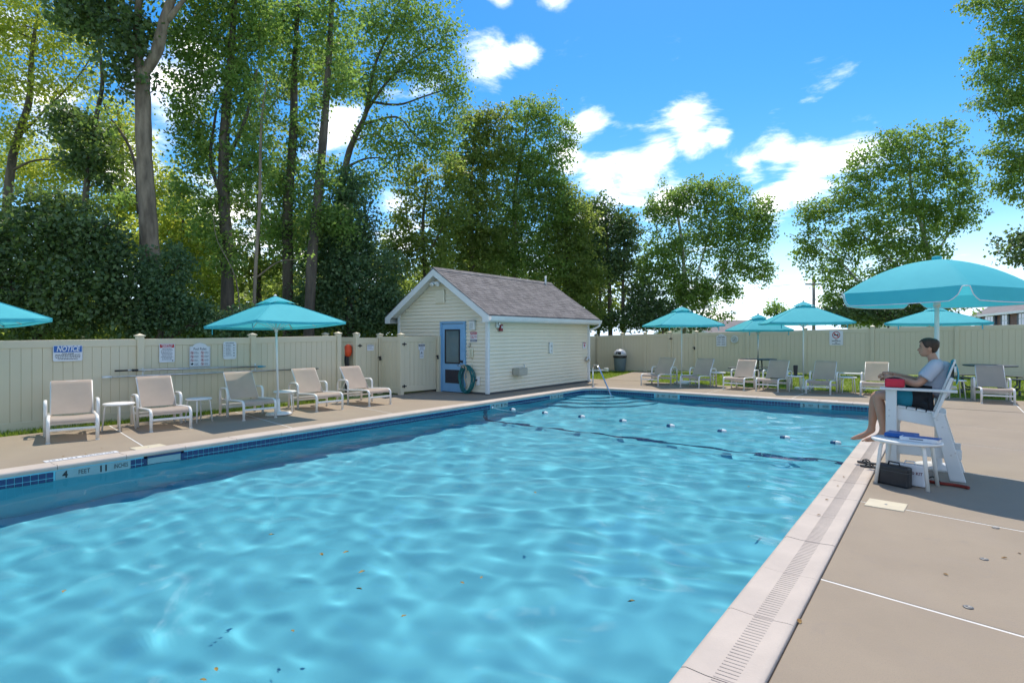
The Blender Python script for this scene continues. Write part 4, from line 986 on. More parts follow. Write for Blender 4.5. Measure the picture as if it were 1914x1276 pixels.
for u, v in ((1494,1162),(1877,1043),(1905,1034),(1768,1074),(1566,911),(1530,966),(1546,937),(1577,894),(118,853),(190,838),(160,850),(620,795),(830,760),(560,800)):
    x, y, _ = gnd(u, v)
    zz_ = 0.019 if (POOL_R < x < DR) else 0.003
    o = link_mesh('fallen_leaf', lm1, None, (x, y, zz_), (rng.uniform(-.2, .2), rng.uniform(-.2, .2), rng.uniform(0, 6)))
    tag(o, 'small curled brown leaf lying on the pool surround', 'leaf', 'dead leaves on the deck'); o.scale = (rng.uniform(0.5, 0.9),) * 3
for u, v in ((601,1037),(646,1033),(671,1102),(547,1180),(755,1152),(900,1080),(864,1090),(120,1106),(508,1000),(676,1070),(380,1272),(404,1252),(1000,921),(1180,1125),(1400,910)):
    x, y, _ = gnd(u, v, WATER_Z)
    o = link_mesh('floating_leaf', lm2, None, (x, y, WATER_Z + 0.004), (0, 0, rng.uniform(0, 6)))
    tag(o, 'tiny yellow brown leaf floating on the pool water', 'leaf', 'leaves floating on the pool'); o.scale = (rng.uniform(0.6, 1.0),) * 3

# ------------------------------------------------------------------ loungers
def lounger_proto():
    r = empty('sun_lounger', (0, 0, 0))
    hw = 0.315
    for sx in (-1, 1):
        x = sx * hw
        pts = [(x, 0.0, 0.0), (x, 0.0, 0.26)] + arc((x, 0.0, 0.28), (x, 0.13, 0.375), (x, 0.01, 0.375), 6)[1:] + [(x, 0.45, 0.362), (x, 0.90, 0.335), (x, 1.26, 0.325)]
        MB().tube(pts, 0.021, 10, sx=1.25).build('side_rail', M_WHITE, r)
        MB().box((x, 0.0, 0.006), (0.055, 0.045, 0.012)).build('foot_cap', M_WHITE, r)
        xa = sx * (hw + 0.045)
        pts = [(xa, 0.80, 0.0), (xa, 0.80, 0.46)] + arc((xa, 0.80, 0.47), (xa, 0.92, 0.585), (xa, 0.80, 0.585), 6)[1:] + [(xa, 1.10, 0.575)] + arc((xa, 1.12, 0.573), (xa, 1.24, 0.46), (xa, 1.24, 0.57), 6)[1:] + [(xa, 1.26, 0.0)]
        MB().tube(pts, 0.020, 10, sx=1.35).build('arm', M_WHITE, r)
        MB().tube([(sx * 0.285, 0.86, 0.345), (sx * 0.285, 1.06, 0.60), (sx * 0.285, 1.265, 0.885)], 0.017, 8).build('back_rail', M_WHITE, r)
        MB().tube([(sx * 0.27, 1.03, 0.55), (sx * 0.27, 1.20, 0.33)], 0.010, 6).build('prop_strut', M_WHITE, r)
    MB().bar((-hw, 0.0, 0.205), (hw, 0.0, 0.205), 0.022, 0.04).build('front_stretcher', M_WHITE, r, bevel=0.005)
    MB().bar((-hw - 0.03, 0.80, 0.205), (hw + 0.03, 0.80, 0.205), 0.022, 0.04).build('mid_stretcher', M_WHITE, r, bevel=0.005)
    MB().bar((-hw - 0.03, 1.255, 0.205), (hw + 0.03, 1.255, 0.205), 0.022, 0.04).build('rear_stretcher', M_WHITE, r, bevel=0.005)
    MB().tube([(-0.285, 1.262, 0.88), (0.285, 1.262, 0.88)], 0.017, 8).build('top_rail', M_WHITE, r)
    rows = []
    prof = [(0.015, 0.30), (0.02, 0.335), (0.05, 0.368), (0.12, 0.386), (0.28, 0.377), (0.48, 0.363), (0.68, 0.349), (0.85, 0.340)]
    for y, z in prof:
        rows.append([(-0.295 + 0.59 * k / 8, y, z - 0.018 * math.sin(math.pi * k / 8) * min(1, y * 4)) for k in range(9)])
    MB().sheet(rows).build('seat_sling', M_SLING, r, fix=False)
    rows = []
    for i in range(9):
        t = i / 8; y = 0.86 + 0.405 * t; z = 0.35 + 0.545 * t
        rows.append([(-0.283 + 0.566 * k / 8, y + 0.035 * math.sin(math.pi * k / 8) * math.sin(math.pi * (0.1 + 0.85 * t)) - 0.012, z + 0.010) for k in range(9)])
    rows.append([(p[0], p[1] + 0.03, p[2] - 0.004) for p in rows[-1]]); rows.append([(p[0], p[1] + 0.012, p[2] - 0.04) for p in rows[-1]])
    MB().sheet(rows).build('back_sling', M_SLING, r, fix=False)
    return r
LP = lounger_proto(); used = False
def lounger(x, y, rz, label, group):
    global used
    o = LP if not used else copy_tree(LP); used = True
    o.location = (x, y, 0); o.rotation_euler = (0, 0, rz); tag(o, label, 'sun lounger', group)
GL = 'loungers along the left fence'; GB = 'loungers in the far row'
for (x, y, a, lb) in ((-11.15, 3.20, 75, 'leftmost beige sling lounger below the NOTICE sign'), (-11.09, 4.64, 81, 'beige lounger between the two small side tables on the left'),
                      (-11.10, 6.32, 81, 'shaded lounger under the left umbrella beside its pole'), (-11.10, 7.98, 83, 'beige lounger just right of the left umbrella pole'),
                      (-10.97, 9.32, 87, 'last beige lounger before the gates and the pool house')):
    lounger(x, y, R(a), lb, GL)
for (x, y, a, lb) in ((-7.95, 18.35, -6, 'first lounger of the far row beside the path'), (-6.62, 18.46, -5, 'shaded lounger under the umbrella nearest the path'), (-5.24, 18.47, -4, 'sunlit lounger in front of the dark picnic table'),
                      (-4.29, 18.55, -4, 'half shaded lounger left of the black tumbler'), (-2.93, 18.67, -1, 'fully shaded lounger under the middle far umbrella'), (-1.59, 19.03, 1, 'lounger just left of the lifeguard'),
                      (1.05, 18.57, 5, 'rightmost lounger behind the lifeguard chair')):
    lounger(x, y, R(a), lb, GB)

# ------------------------------------------------------------------ side tables
def table_proto():
    r = empty('side_table', (0, 0, 0))
    MB().lathe([(0.0, 0.452), (0.20, 0.452), (0.232, 0.444), (0.24, 0.455), (0.24, 0.470), (0.228, 0.476), (0.0, 0.478)], n=28).build('table_top', M_WHITE, r)
    for k in range(4):
        a = math.pi / 4 + k * math.pi / 2; c, s_ = math.cos(a), math.sin(a)
        MB().tube([(c * 0.12, s_ * 0.12, 0.452)] + arc((c * 0.15, s_ * 0.15, 0.45), (c * 0.205, s_ * 0.205, 0.38), (c * 0.2, s_ * 0.2, 0.45), 4) + [(c * 0.245, s_ * 0.245, 0.0)], 0.014, 8).build('leg', M_WHITE, r)
    return r
TP = table_proto(); tused = False
def table(x, y, label, s_=1.0, rz=0.3, z=0.0, group='small round white side tables'):
    global tused
    o = TP if not tused else copy_tree(TP); tused = True
    o.location = (x, y, z); o.rotation_euler = (0, 0, rz); o.scale = (s_, s_, s_); tag(o, label, 'side table', group); return o
table(-11.85, 4.08, 'round white side table right of the leftmost lounger', 1.02, 0.5)
table(-11.75, 5.42, 'round white side table between the second and third left loungers', 0.97, 0.2)
table(-11.60, 7.18, 'round white side table at the left umbrella pole', 1.0, 0.9)
table(-5.98, 19.35, 'small white side table right of the first far umbrella pole')
tt = table(-3.62, 19.10, 'white side table with a black tumbler on it')
table(-2.28, 19.50, 'white side table beside the fully shaded far lounger')
table(0.22, 19.55, 'white side table left of the rightmost lounger', 1.05)
tb = empty('tumbler', (-3.60, 19.08, 0.478), 0, 'tall black tumbler on a white side table', 'tumbler')
MB().lathe([(0.045, 0), (0.05, 0.02), (0.06, 0.2), (0.064, 0.27), (0.064, 0.29)], n=18).build('cup', M_BLACK, tb); MB().lathe([(0.066, 0.285), (0.066, 0.305), (0.05, 0.315)], n=18).build('lid', M_BLACK, tb)
bn = empty('white_bench', (-2.45, 20.5, hgt(-2.45, 20.5)), 0, 'white bench behind the far loungers', 'bench')
MB().box((0, 0, 0.50), (1.25, 0.30, 0.04)).build('seat', M_WHITE, bn, bevel=0.01)
for sx in (-0.5, 0.5): MB().bar((sx, -0.12, 0), (sx, -0.10, 0.48), 0.05, 0.04).bar((sx, 0.12, 0), (sx, 0.10, 0.48), 0.05, 0.04).build('leg', M_WHITE, bn)

# ------------------------------------------------------------------ square market umbrellas
def umbrella(x, y, z, rz, half, rim, apex, label, lean=(0, 0), group='turquoise market umbrellas', base=True, pole_mat=M_WHITE, crank=False):
    r = empty('market_umbrella', (x, y, z), 0, label, 'umbrella', group)
    r.rotation_euler = (lean[0], lean[1], rz)
    def sq(q, h):                                   # point on the square of half-size h; q in 0..4
        k = int(q) % 4; f = q - int(q); C = [(-h, -h), (h, -h), (h, h), (-h, h)]
        a, b = C[k], C[(k + 1) % 4]; return a[0] + (b[0] - a[0]) * f, a[1] + (b[1] - a[1]) * f, f
    n = 40; rows = []
    for t in (0.13, 0.25, 0.4, 0.55, 0.7, 0.85, 0.95, 1.0):
        row = []
        for i in range(n):
            px_, py_, f = sq(4.0 * i / n, half * t); bow = math.sin(math.pi * f)
            kk = 1 - 0.035 * bow * t * t
            row.append((px_ * kk, py_ * kk, apex - (apex - rim) * t ** 1.06 + 0.012 * bow * t * (1 - t) * 4 - 0.02 * bow * t))
        rows.append(row)
    rows.append([(p[0] * 0.998, p[1] * 0.998, p[2] - 0.045) for p in rows[-1]])
    can = MB().sheet(rows, closed=True, smooth=True).build('canopy', M_TEAL, r, fix=False)
    for k in range(4):
        MB().tube([Vector(row[k * n // 4]) + Vector((0, 0, 0.002)) for row in rows[:-1]], 0.007, 5).build('seam', M_TEAL, can)
    MB().tube([Vector(p) for p in rows[-2] + rows[-2][:1]], 0.005, 4, False).build('hem', M_TEAL, can)
    rows = []
    for t in (0.0, 0.5, 1.0):
        row = []
        for i in range(n):
            px_, py_, f = sq(4.0 * i / n, 0.03 + 0.27 * t); bow = math.sin(math.pi * f)
            row.append((px_ * (1 - 0.16 * bow * t), py_ * (1 - 0.16 * bow * t), apex + 0.065 - 0.165 * t ** 1.1 + 0.055 * bow * t))
        rows.append(row)
    MB().sheet(rows, closed=True).build('vent_cap', M_TEAL, r, fix=False)
    MB().tube([(0, 0, 0.0), (0, 0, apex + 0.05)], 0.021, 12).build('pole', pole_mat, r)
    MB().lathe([(0.012, 0), (0.03, 0.015), (0.034, 0.035), (0.02, 0.055), (0.004, 0.062)], (0, 0, apex + 0.055), 14).build('finial', pole_mat, r)
    for k in range(8):
        cx, cy_, _ = sq(k * 0.5, half * 0.985 if k % 2 == 0 else half * 0.94)
        MB().tube([(cx * 0.03, cy_ * 0.03, apex - 0.05), (cx, cy_, rim - 0.03)], 0.008, 6).build('rib', M_WHITE, r)
        MB().tube([(cx * 0.02, cy_ * 0.02, rim - 0.12), (cx * 0.5, cy_ * 0.5, (apex + rim) / 2 - 0.04)], 0.006, 6).build('strut', M_WHITE, r)
    MB().tube([(0, 0, rim - 0.16), (0, 0, rim - 0.08)], 0.034, 12).build('runner', M_WHITE, r)
    for sx, sy in ((-0.8, -1), (0.9, -1)):           # tie straps hanging from the hem
        MB().box((sx * half * 0.9, -half * 0.965, rim - 0.10), (0.03, 0.004, 0.16)).build('tie_strap', M_TEAL, r)
    if base:
        MB().lathe([(0.27, 0.0), (0.27, 0.03), (0.24, 0.055), (0.06, 0.07), (0.035, 0.10), (0.035, 0.34), (0.028, 0.34)], n=24).build('base', M_WHITE, r)
    return r
umbrella(-11.38, 6.90, 0, 0, 1.03, 1.93, 2.46, 'turquoise umbrella over the left loungers', lean=(0, R(-3.0)))
umbrella(-11.42, 1.62, 0, R(2), 1.09, 1.90, 2.44, 'turquoise umbrella cut by the left edge of the photo', lean=(0, R(-2.0)))
umbrella(-7.43, 19.92, 0, R(40), 1.10, 2.04, 2.62, 'turquoise umbrella nearest the path in the far row')
umbrella(-3.56, 20.06, hgt(-3.56, 20.06), R(22), 1.16, 2.08, 2.68, 'turquoise umbrella in the middle of the far row')
umbrella(-5.30, 21.65, hgt(-5.3, 21.65), R(36), 0.86, 1.80, 2.28, 'small turquoise umbrella through the dark picnic table', base=False, pole_mat=M_ALU)
umbrella(-0.22, 21.0, hgt(-0.22, 21.0), R(2), 1.22, 1.98, 2.42, 'turquoise umbrella behind the lifeguard umbrella', pole_mat=M_ALU)

# ------------------------------------------------------------------ picnic tables
M_DARK = mat('dark_metal_table', (0.10, 0.115, 0.12), 0.45, (0.075, 0.085, 0.09), 8)
def picnic(x, y, label, rz=0.3):
    z0 = hgt(x, y); r = empty('picnic_table', (x, y, z0), rz, label, 'table', 'dark metal picnic tables')
    top = MB().lathe([(0.05, 0.745), (0.60, 0.745), (0.62, 0.755), (0.62, 0.772), (0.60, 0.782), (0.05, 0.782)], n=36); top.build('table_top', M_DARK, r)
    for k in range(4):
        a = k * math.pi / 2; c, s_ = math.cos(a), math.sin(a)
        MB().tube([(c * 0.12, s_ * 0.12, 0.74), (c * 0.14, s_ * 0.14, 0.3), (c * 0.3, s_ * 0.3, 0.12), (c * 0.72, s_ * 0.72, 0.1), (c * 0.86, s_ * 0.86, 0.2), (c * 0.86, s_ * 0.86, 0.43)], 0.022, 8).build('frame_leg', M_DARK, r)
        rows = [[(math.cos(a + q) * rr, math.sin(a + q) * rr, zz_) for q in [-0.55 + 1.1 * i / 10 for i in range(11)]] for rr, zz_ in ((0.74, 0.43), (0.74, 0.455), (1.0, 0.455), (1.0, 0.43))]
        MB().sheet(rows, smooth=False).build('seat', M_DARK, r)
        MB().tube([(c * 0.86, s_ * 0.86, 0.0), (c * 0.86, s_ * 0.86, 0.12)], 0.03, 8).build('foot', M_DARK, r)
    return r
picnic(-5.30, 21.65, 'dark round picnic table behind the sunlit far loungers')
picnic(1.02, 21.15, 'grey round picnic table behind the rightmost lounger', 0.75)

# ------------------------------------------------------------------ litter bin and white pipe on the lawn
lb = empty('litter_bin', (-11.6, 23.55, hgt(-11.6, 23.5) + 0.05), 0, 'grey litter bin with silver domed lid by the far fence', 'litter bin')
MB().lathe([(0.23, 0.0), (0.24, 0.02), (0.285, 0.60), (0.285, 0.62)], n=28).build('bin', mat('slate_plastic', (0.12, 0.17, 0.20), 0.5), lb)
MB().lathe([(0.30, 0.58), (0.305, 0.66), (0.29, 0.68)], n=28).build('rim', M_BLACK, lb)
MB().lathe([(0.29, 0.67), (0.275, 0.78), (0.22, 0.88), (0.12, 0.95), (0.0, 0.97)], n=28).build('dome_lid', mat('silver_plastic', (0.5, 0.52, 0.55), 0.35), lb)
MB().box((0.04, -0.235, 0.79), (0.24, 0.06, 0.13), mat=Matrix.Rotation(R(-20), 3, 'X')).build('flap', M_BLACK, lb, bevel=0.02, seg=2)
wp = empty('drain_pipe', (-12.35, 22.6, hgt(-12.3, 22.6) + 0.06), 0, 'white drain pipe with elbow lying on the lawn', 'pipe')
MB().tube([(-0.45, 0.0, 0.0), (0.35, 0.25, 0.06)], 0.04, 10).build('pipe', M_TRIM, wp); MB().box((0.42, 0.27, 0.08), (0.2, 0.14, 0.16)).build('elbow', M_TRIM, wp, bevel=0.03, seg=2)

# ------------------------------------------------------------------ lifeguard chair
CY = 8.78
ch = empty('lifeguard_chair', (-0.2, CY, 0), 0, 'white lifeguard chair facing the pool on the right deck', 'chair')
M_HDPE = mat('white_poly_board', (0.72, 0.71, 0.68), 0.5, (0.67, 0.66, 0.63), 4)
def C(x, y, z): return (x + 0.2, y, z)
for s_ in (-1, 1):
    y = s_ * 0.31
    MB().box(C(-0.525, y, 0.515), (0.115, 0.04, 1.03)).build('front_post', M_HDPE, ch, bevel=0.006)
    MB().add([C(-0.13, y - 0.02, 0.80), C(-0.01, y - 0.02, 0.78), C(0.20, y - 0.02, 0.0), C(0.05, y - 0.02, 0.0), C(-0.13, y + 0.02, 0.80), C(-0.01, y + 0.02, 0.78), C(0.20, y + 0.02, 0.0), C(0.05, y + 0.02, 0.0)],
             [(0, 1, 2, 3), (7, 6, 5, 4), (0, 4, 5, 1), (1, 5, 6, 2), (2, 6, 7, 3), (3, 7, 4, 0)]).build('rear_leg', M_HDPE, ch, bevel=0.006)
    yi = s_ * 0.268
    MB().add([C(-0.58, yi - 0.018, 0.835), C(-0.02, yi - 0.018, 0.755), C(-0.02, yi - 0.018, 0.60), C(-0.58, yi - 0.018, 0.68), C(-0.58, yi + 0.018, 0.835), C(-0.02, yi + 0.018, 0.755), C(-0.02, yi + 0.018, 0.60), C(-0.58, yi + 0.018, 0.68)],
             [(0, 1, 2, 3), (7, 6, 5, 4), (0, 4, 5, 1), (1, 5, 6, 2), (2, 6, 7, 3), (3, 7, 4, 0)]).build('seat_rail', M_HDPE, ch, bevel=0.005)
    MB().box(C(-0.20, yi, 0.305), (0.72, 0.034, 0.11)).build('lower_brace', M_HDPE, ch, bevel=0.005)
    MB().box(C(-0.26, s_ * 0.325, 1.045), (0.76, 0.11, 0.03)).build('arm_rest', M_HDPE, ch, bevel=0.008, seg=2)
    MB().bar(C(-0.10, s_ * 0.30, 0.72), C(0.07, s_ * 0.30, 1.20), 0.036, 0.09, (0, 1, 0)).build('arm_support', M_HDPE, ch, bevel=0.005)
    for (bx_, bz_) in ((-0.545, 0.78), (-0.545, 0.71), (-0.53, 0.30), (-0.07, 0.70), (-0.02, 0.62), (0.06, 0.30), (0.10, 0.33)):
        MB().lathe([(0.011, 0), (0.009, 0.004)], n=10).build('bolt', M_ALU, ch, loc=C(bx_, s_ * 0.3315 if abs(bx_ + 0.5) > 2 else s_ * 0.331, bz_), rot=(R(90) * s_ * 1.0, 0, 0) if s_ < 0 else (R(-90), 0, 0))
for k in range(6):
    x = -0.52 + k * 0.098; z = 0.84 - (x + 0.58) * 0.143
    MB().box(C(x, 0, z + 0.006), (0.088, 0.60, 0.022), mat=Matrix.Rotation(R(8.1), 3, 'Y')).build('seat_slat', M_HDPE, ch, bevel=0.005)
for k in range(6):
    t = (k + 0.5) / 6; yy = -0.26 + 0.52 * t
    MB().bar(C(-0.10, yy, 0.80), C(0.10, yy, 1.40), 0.078, 0.022, (1, 0, 0)).build('back_slat', M_HDPE, ch, bevel=0.004)
for t in (0.25, 0.85):
    MB().box(C(-0.10 + 0.2 * t + 0.03, 0, 0.80 + 0.6 * t - 0.01), (0.022, 0.56, 0.07)).build('back_rail', M_HDPE, ch, bevel=0.004)
for z in (0.16, 0.42): MB().box(C(-0.555, 0, z), (0.022, 0.58, 0.085)).build('foot_rung', M_HDPE, ch, bevel=0.004)
MB().box(C(-0.03, 0, 0.50), (0.03, 0.58, 0.09)).build('rear_rung', M_HDPE, ch, bevel=0.004)

# teal towel over the chair back
tw = empty('beach_towel', (0.05, CY, 1.0), 0, 'turquoise towel draped over the back of the lifeguard chair', 'towel')
rows = []
for i in range(13):
    t = i / 12
    if t < 0.55: q = t / 0.55; bx_, bz_ = -0.045 + 0.075 * q, 0.10 + 0.31 * q
    else: q = (t - 0.55) / 0.45; bx_, bz_ = 0.035 + 0.05 * math.sin(q * 2.4), 0.415 - 0.30 * q
    rows.append([(bx_ + 0.008 * math.sin(k * 1.7 + t * 5) - 0.004, -0.22 + 0.44 * k / 12, bz_ + 0.010 * math.sin(k * 1.1)) for k in range(13)])
MB().sheet(rows).build('cloth', mat('teal_towel', (0.06, 0.36, 0.44), 0.9, (0.05, 0.30, 0.38), 12, 4, 0.5, 90), tw, fix=False)

# ------------------------------------------------------------------ lifeguard umbrella: square dome with scalloped valance
LX, LY = -0.08, 9.17
lu = empty('guard_umbrella', (LX, LY, 0.0), 0, 'large domed turquoise umbrella with white piped valance over the lifeguard', 'umbrella')
D_, apx, rmz = 1.045, 2.66, 2.26; rot0 = R(15)
def dm_pt(q, t):
    k = int(q) % 4; f = q - int(q); a0 = rot0 + math.pi + k * math.pi / 2; a1 = a0 + math.pi / 2
    x = (math.cos(a0) * (1 - f) + math.cos(a1) * f) * D_ * t; y = (math.sin(a0) * (1 - f) + math.sin(a1) * f) * D_ * t
    bow = math.sin(math.pi * f)
    k2 = 1 + 0.17 * bow * (0.35 + 0.65 * t)
    return x * k2, y * k2, f, bow
n = 64; rows = []
for t in [0.03] + [i / 12 for i in range(1, 13)]:
    rows.append([(p[0], p[1], apx - (apx - rmz) * t ** 1.9 - 0.02 * p[3] * t ** 3) for p in [dm_pt(4.0 * i / n, t) for i in range(n)]])
MB().sheet(rows, closed=True).build('canopy', M_TEAL, lu, fix=False)
for k in range(4):
    top, bot = [], []
    for i in range(33):
        f = 0.0005 + 0.999 * i / 32; p = dm_pt(k + min(f, 0.9999), 1.0); zt = rmz - 0.02 * p[3]
        e = min(f, 1 - f); drop = 0.155 * min(1.0, max(0.0, (e - 0.035) / 0.085)) ** 0.5 + 0.012
        top.append((p[0], p[1], zt)); bot.append((p[0] * (1.012 + 0.01 * math.sin(f * 14)), p[1] * (1.012 + 0.01 * math.sin(f * 14)), zt - drop))
    va = MB().sheet([top, [tuple((a_ + b_) / 2 for a_, b_ in zip(p, q)) for p, q in zip(top, bot)], bot]).build('valance', M_TEAL, lu, fix=False)
    MB().tube(bot, 0.006, 5).build('white_piping', M_SIGN, va)
    pc = dm_pt(k + 0.0, 1.0)
    MB().tube([(pc[0] * t, pc[1] * t, apx - (apx - rmz) * t ** 1.9 - 0.015) for t in [0.05 + 0.95 * i / 8 for i in range(9)]], 0.007, 6).build('rib', M_WHITE, lu)
    MB().tube([(0, 0, 2.10), (pc[0] * 0.5, pc[1] * 0.5, apx - (apx - rmz) * 0.27 - 0.03)], 0.006, 6).build('strut', M_WHITE, lu)
MB().tube([(0, 0, 0.0), (0, 0, apx + 0.02)], 0.026, 12).build('pole', M_WHITE, lu)
MB().lathe([(0.05, 0), (0.055, 0.02), (0.05, 0.045), (0.02, 0.055)], (0, 0, apx - 0.005), 16).build('cap', M_TEAL, lu)
MB().tube([(0, 0, 2.06), (0, 0, 2.14)], 0.04, 12).build('runner', M_WHITE, lu)
MB().lathe([(0.24, 0.0), (0.24, 0.04), (0.06, 0.06), (0.04, 0.3)], n=24).build('base', M_HDPE, lu)

# ------------------------------------------------------------------ things round the chair
gt = table(-0.35, 7.97, 'white stool table with blue binder beside the lifeguard chair', 1.08, 0.12, group='stool beside the lifeguard')
for c_ in gt.children:
    pass
gt.scale = (1.45, 1.12, 1.08); gt.rotation_euler = (0, 0, R(-12))
TZ = 0.478 * 1.08
bd = empty('binder', (-0.36, 8.02, TZ), R(-10), 'blue binder lying on the stool by the lifeguard', 'binder')
MB().box((-0.05, 0.06, 0.028), (0.30, 0.22, 0.045)).build('cover', mat('binder_blue', (0.01, 0.10, 0.36), 0.4), bd, bevel=0.006)
pb = empty('paper_pad', (-0.22, 7.90, TZ), R(-12), 'white clipboard pad on the front edge of the stool', 'pad')
MB().box((0, 0, 0.022), (0.36, 0.14, 0.042)).build('sheets', M_SIGN, pb, bevel=0.003); MB().box((-0.02, -0.0715, 0.026), (0.13, 0.002, 0.010)).build('print', M_INKG, pb); MB().box((0.02, 0.0, 0.046), (0.34, 0.13, 0.006)).build('cover', MATS['binder_blue'], pb)
bc = empty('equipment_case', (-0.46, 7.84, 0), R(-24), 'black carrying case under the lifeguard stool', 'case')
MB().box((0, 0, 0.115), (0.34, 0.11, 0.23)).build('body', M_BLACK, bc, bevel=0.02, seg=2)
MB().tube([(-0.06, 0, 0.225), (-0.055, 0, 0.262), (0.055, 0, 0.262), (0.06, 0, 0.225)], 0.009, 8).build('handle', M_BLACK, bc)
MB().box((0, -0.002, 0.165), (0.342, 0.114, 0.008)).build('seam', mat('case_seam', (0.06, 0.06, 0.06), 0.4), bc)
fk = empty('first_aid_kit', (-0.315, 7.955, 0), R(-10), 'white first aid kit box behind the black case', 'first aid kit')
MB().box((0, 0, 0.125), (0.30, 0.11, 0.235)).build('box', M_SIGN, fk, bevel=0.012, seg=2)
m = MB(); put_text(m, 'FIRST AID KIT', 0.0, 0.15, 0.045, -0.0565, 0.001, width=0.26); m.build('lettering', mat('maroon_ink', (0.16, 0.01, 0.03), 0.6), fk, fix=False)
MB().tube([(-0.05, 0, 0.24), (-0.045, 0, 0.27), (0.045, 0, 0.27), (0.05, 0, 0.24)], 0.008, 8).build('handle', M_SIGN, fk)
for i, (x, y, a) in enumerate(((-0.80, 8.86, 78), (-0.74, 8.62, 84))):
    ff = empty('flip_flop', (x, y, 0.016 if x < -0.7 else 0.0), R(a), ('far' if i == 0 else 'near') + ' black flip-flop on the coping below the lifeguard', 'flip-flop', 'pair of flip-flops')
    out = [(0.045 * math.sin(t) * (1.05 if math.cos(t) > 0 else 0.8), 0.135 * math.cos(t)) for t in [2 * math.pi * k / 20 for k in range(20)]]
    MB().prism(out[::-1], 0.0, 0.022, 'z').build('sole', M_BLACK, ff, bevel=0.004)
    MB().tube(arc((-0.042, -0.01, 0.02), (0.0, 0.07, 0.025), (-0.03, 0.04, 0.075), 6), 0.008, 6).tube(arc((0.042, -0.01, 0.02), (0.0, 0.07, 0.025), (0.03, 0.04, 0.075), 6), 0.008, 6).build('strap', M_BLACK, ff)
rc = empty('red_rope_bag', (0.02, 8.16, 0), R(-8), 'dark red strap lying on the deck behind the stool', 'strap')
MB().tube(smooth_path([(-0.2, 0.02, 0.02), (-0.05, -0.01, 0.022), (0.08, 0.02, 0.02), (0.2, -0.02, 0.02)], 5), 0.018, 8).build('strap', mat('dark_red_web', (0.22, 0.03, 0.02), 0.8), rc); MB().tube(smooth_path([(-0.2, 0.03, 0.02), (-0.14, 0.06, 0.07), (-0.05, 0.02, 0.02)], 5), 0.008, 6).build('loop', M_BLACK, rc)
rc.name = 'red_strap'
pc_ = empty('red_pouch', (-0.49, CY - 0.31, 1.06), R(4), 'red hip pouch on the armrest beside the lifeguard', 'pouch')
MB().box((0, 0, 0.055), (0.205, 0.10, 0.105)).build('pouch', mat('red_nylon', (0.62, 0.02, 0.05), 0.55, (0.5, 0.015, 0.04), 9), pc_, bevel=0.022, seg=3)
MB().tube(arc((-0.10, 0, 0.09), (0.10, 0, 0.09), (0, -0.01, 0.15), 8), 0.010, 6).build('zip', M_BLACK, pc_)

# ------------------------------------------------------------------ the lifeguard
person = empty('person', (-0.20, CY, 0), 0, 'barefoot lifeguard in grey shirt and black teal shorts sitting in the chair', 'person')
def skin(name, verts, edges, m_, parent, sub=2, root=0, grow=1.2):
    me = bpy.data.meshes.new(name); me.from_pydata([v[:3] for v in verts], edges, [])
    o = link_mesh(name, me, parent)
    md = o.modifiers.new('Skin', 'SKIN'); md.use_smooth_shade = True; md.branch_smoothing = 0.6
    for i, v in enumerate(verts):
        me.skin_vertices[0].data[i].radius = (v[3] * grow, (v[4] if len(v) > 4 else v[3]) * grow); me.skin_vertices[0].data[i].use_root = (i == root)
    s_ = o.modifiers.new('Sub', 'SUBSURF'); s_.levels = sub; s_.render_levels = sub
    dg = bpy.context.evaluated_depsgraph_get(); dg.update()
    out = bpy.data.meshes.new_from_object(o.evaluated_get(dg)); o.modifiers.clear(); o.data = out
    out.materials.clear(); out.materials.append(m_)
    out.polygons.foreach_set('use_smooth', [True] * len(out.polygons)); return o
def W(x, y, z, *r): return (x + 0.20, y, z, *r)
BV = [W(-0.15, 0, 0.94, 0.125), W(-0.10, 0, 1.07, 0.112), W(-0.075, 0, 1.21, 0.110), W(-0.09, 0, 1.335, 0.078), W(-0.108, 0, 1.40, 0.047), W(-0.130, 0, 1.445, 0.046), W(-0.140, 0, 1.48, 0.045), W(-0.145, 0, 1.515, 0.042), W(-0.15, 0, 1.545, 0.03),
      W(-0.09, -0.155, 1.325, 0.048), W(-0.25, -0.255, 1.105, 0.040), W(-0.37, -0.20, 1.13, 0.040), W(-0.52, -0.12, 1.165, 0.029),
      W(-0.09, 0.155, 1.325, 0.048), W(-0.27, 0.235, 1.11, 0.038), W(-0.39, 0.17, 1.15, 0.040), W(-0.55, 0.08, 1.20, 0.029),
      W(-0.22, -0.10, 0.915, 0.092), W(-0.46, -0.12, 0.925, 0.078), W(-0.685, -0.125, 0.935, 0.058), W(-0.655, -0.12, 0.80, 0.056), W(-0.625, -0.12, 0.60, 0.044), W(-0.615, -0.12, 0.465, 0.034), W(-0.66, -0.122, 0.415, 0.036), W(-0.75, -0.125, 0.375, 0.032), W(-0.83, -0.128, 0.350, 0.018),
      W(-0.22, 0.10, 0.915, 0.092), W(-0.48, 0.11, 0.92, 0.078), W(-0.735, 0.11, 0.925, 0.058), W(-0.735, 0.105, 0.80, 0.056), W(-0.755, 0.10, 0.59, 0.044), W(-0.765, 0.10, 0.455, 0.034), W(-0.81, 0.10, 0.405, 0.036), W(-0.905, 0.10, 0.355, 0.032), W(-0.99, 0.10, 0.322, 0.018),
      W(-0.585, -0.12, 0.43, 0.030), W(-0.735, 0.10, 0.42, 0.030)]
BE = [(0, 1), (1, 2), (2, 3), (3, 4), (4, 5), (5, 6), (6, 7), (7, 8), (3, 9), (9, 10), (10, 11), (11, 12), (3, 13), (13, 14), (14, 15), (15, 16),
      (0, 17), (17, 18), (18, 19), (19, 20), (20, 21), (21, 22), (22, 23), (23, 24), (24, 25), (0, 26), (26, 27), (27, 28), (28, 29), (29, 30), (30, 31), (31, 32), (32, 33), (33, 34), (22, 35), (31, 36)]
